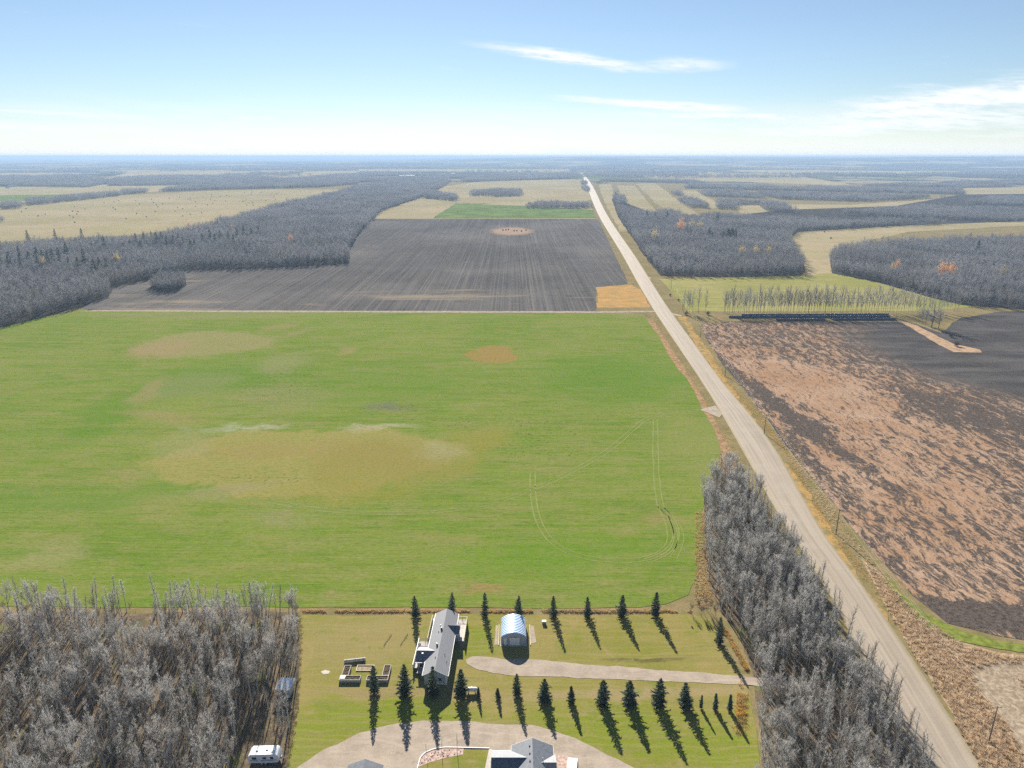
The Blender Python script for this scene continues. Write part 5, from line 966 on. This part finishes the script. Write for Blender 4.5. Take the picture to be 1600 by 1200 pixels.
# ---- wrapped bale rows
M_wrap = simple('dark_blue_bale_wrap', (.06, .085, .14), .4, 1.5, .4, .5)
bm_ = MB(); bm_.tube([(-.72, 0, .78), (-.70, 0, .78), (-.64, 0, .78), (.64, 0, .78), (.70, 0, .78), (.72, 0, .78)], [.55, .70, .78, .78, .70, .55], 14); bo = bm_.build('wrapped_bale', M_wrap, None, True); bale_me = bo.data; bpy.data.objects.remove(bo)
for lab, x0, x1, y in (('dark blue wrapped bale in the hindmost row, against the shelterbelt', 1160, 1390, 493.6), ('dark blue wrapped bale in the long second row by the shelterbelt', 1140, 1392, 496.6), ('dark blue wrapped bale in the front row reaching the approach side', 1214, 1290, 501.0), ('dark blue wrapped bale in the front row at the spreading tree end', 1302, 1401, 500.2)):
    a = np.array(at(x0, y)); b = np.array(at(x1, y - (1.0 if x1 - x0 > 200 else .3))); n = int(np.hypot(*(b - a)) / 1.56); an = math.atan2(b[1] - a[1], b[0] - a[0])
    for k in range(n):
        q = a + (b - a) * k / n; o = link('wrapped_bale', bale_me, None); s = rnd(.94, 1.06); o.location = (q[0], q[1] + rnd(-.12, .12), .05); o.scale = (1, s, s); o.rotation_euler = (0, 0, an + rnd(-.04, .04)); tag(o, lab, 'bale', 'wrapped bales stored by the shelterbelt')
# round bales out on the far pasture
M_straw2 = simple('weathered_hay', (.12, .095, .06), .3, 2, .95); hb = MB().tube([(-.8, 0, .9), (-.75, 0, .9), (.75, 0, .9), (.8, 0, .9)], [.8, .9, .9, .8], 12).build('hay_bale', M_straw2, None, True); hay_me = hb.data; bpy.data.objects.remove(hb)
random.seed(21); Qp = poly([(0, 345), (110, 352), (190, 345), (330, 336), (430, 316), (515, 299), (430, 299), (330, 302), (180, 312), (0, 330)]); Pb = grid_points(Qp, 62, .5); Pb = Pb[rng.permutation(len(Pb))][:75]
for x, y in Pb: o = link('hay_bale', hay_me, None); o.location = (x, y, .05); o.scale = (1.25, 1.25, 1.25); o.rotation_euler = (0, 0, rnd(0, 3)); tag(o, 'weathered round hay bale scattered on the far tan pasture', 'bale', 'hay bales on the far pasture')
for x, y in ((1288, 363), (1298, 373)): o = link('hay_bale', hay_me, None); X, Y = at(x, y); o.location = (X, Y, .1); o.scale = (1.2, 1.2, 1.2); tag(o, 'round bale on the tan field between the two bare woods', 'bale', 'bales between the woods')
for i in range(7): o = link('hay_bale', hay_me, None); X, Y = at(784 + i * 6 + rnd(-2, 2), 360 + rnd(-1, 2)); o.location = (X, Y, .1); o.scale = (1.3, 1.3, 1.1); tag(o, 'dark bale on the pale dry patch in the ploughed field', 'bale', 'bales on the pale patch')
# far farm buildings
M_farwall = simple('weathered_white_wall', (.48, .48, .47), .1, .3); M_farroof = simple('dull_steel_roof', (.42, .44, .46), .1, .3, .7, .2)
def barn(x, y, w, d, hh, label, rz=0, roofm=None):
    X, Y = at(x, y); t = thing('farm_building', label, 'building', (X, Y, .2), rz); gwall(-w / 2, w / 2, -d / 2, d / 2, hh, hh * 1.42, 'x').build('wall', M_farwall, t); gable('roof', -w / 2 - .4, w / 2 + .4, -d / 2 - .4, d / 2 + .4, hh, hh * 1.5, roofm or M_farroof, t, 'x', .2); MB().box(-1.5, 1.5, -d / 2 - .08, -d / 2 - .01, .1, hh * .75).build('door', M_greywall, t); return t
for i, (x, y, w, d, hh) in enumerate(((628, 276, 30, 14, 5), (641, 275.5, 55, 16, 5), (652, 275, 26, 16, 7), (662, 272.5, 18, 16, 13), (668, 272.5, 32, 18, 9), (680, 272.6, 26, 18, 11), (692, 273, 40, 18, 6), (708, 272.5, 30, 16, 6))):
    barn(x, y, w, d, hh, ('low white barn at the open end of the distant farm', 'long white barn of the distant farm', 'white barn beside the long barn of the distant farm', 'tall white building of the distant farm', 'wide white building beside the tall one at the distant farm', 'white peaked building in the middle of the distant farm', 'low wide white building past the peaked one at the distant farm', 'last white building of the distant farm toward the road')[i])
barn(20, 292, 26, 12, 5, 'white farm building beside woods at the far tan fields'); barn(12, 294, 12, 9, 4, 'small white farm building beside the far tan fields'); barn(148, 287, 24, 10, 4, 'pale farm building between two dark blue woods')
barn(1116, 364, 16, 9, 5, 'pale roofed building hidden among conifers in the roadside wood'); barn(1128, 378, 12, 7, 3, 'low pale shed below the conifers in the roadside wood'); barn(1590, 396, 18, 10, 5, 'white building at the far side of the big bare wood', .2)
# ---- the air: thin haze over the whole plain
M = Mat('haze_air'); M.t.nodes.clear(); pv = M.t.nodes.new('ShaderNodeVolumePrincipled'); ou = M.t.nodes.new('ShaderNodeOutputMaterial'); M.t.links.new(pv.outputs[0], ou.inputs['Volume'])
pv.inputs['Color'].default_value = (.40, .58, .84, 1); pv.inputs['Density'].default_value = HAZE; pv.inputs['Anisotropy'].default_value = 0.0
hz = MB().box(-46000, 46000, -46000, 46000, -3, 134).build('haze', M.m); hz['kind'] = 'stuff'; tag(hz, 'thin blue haze over the plain', 'haze')
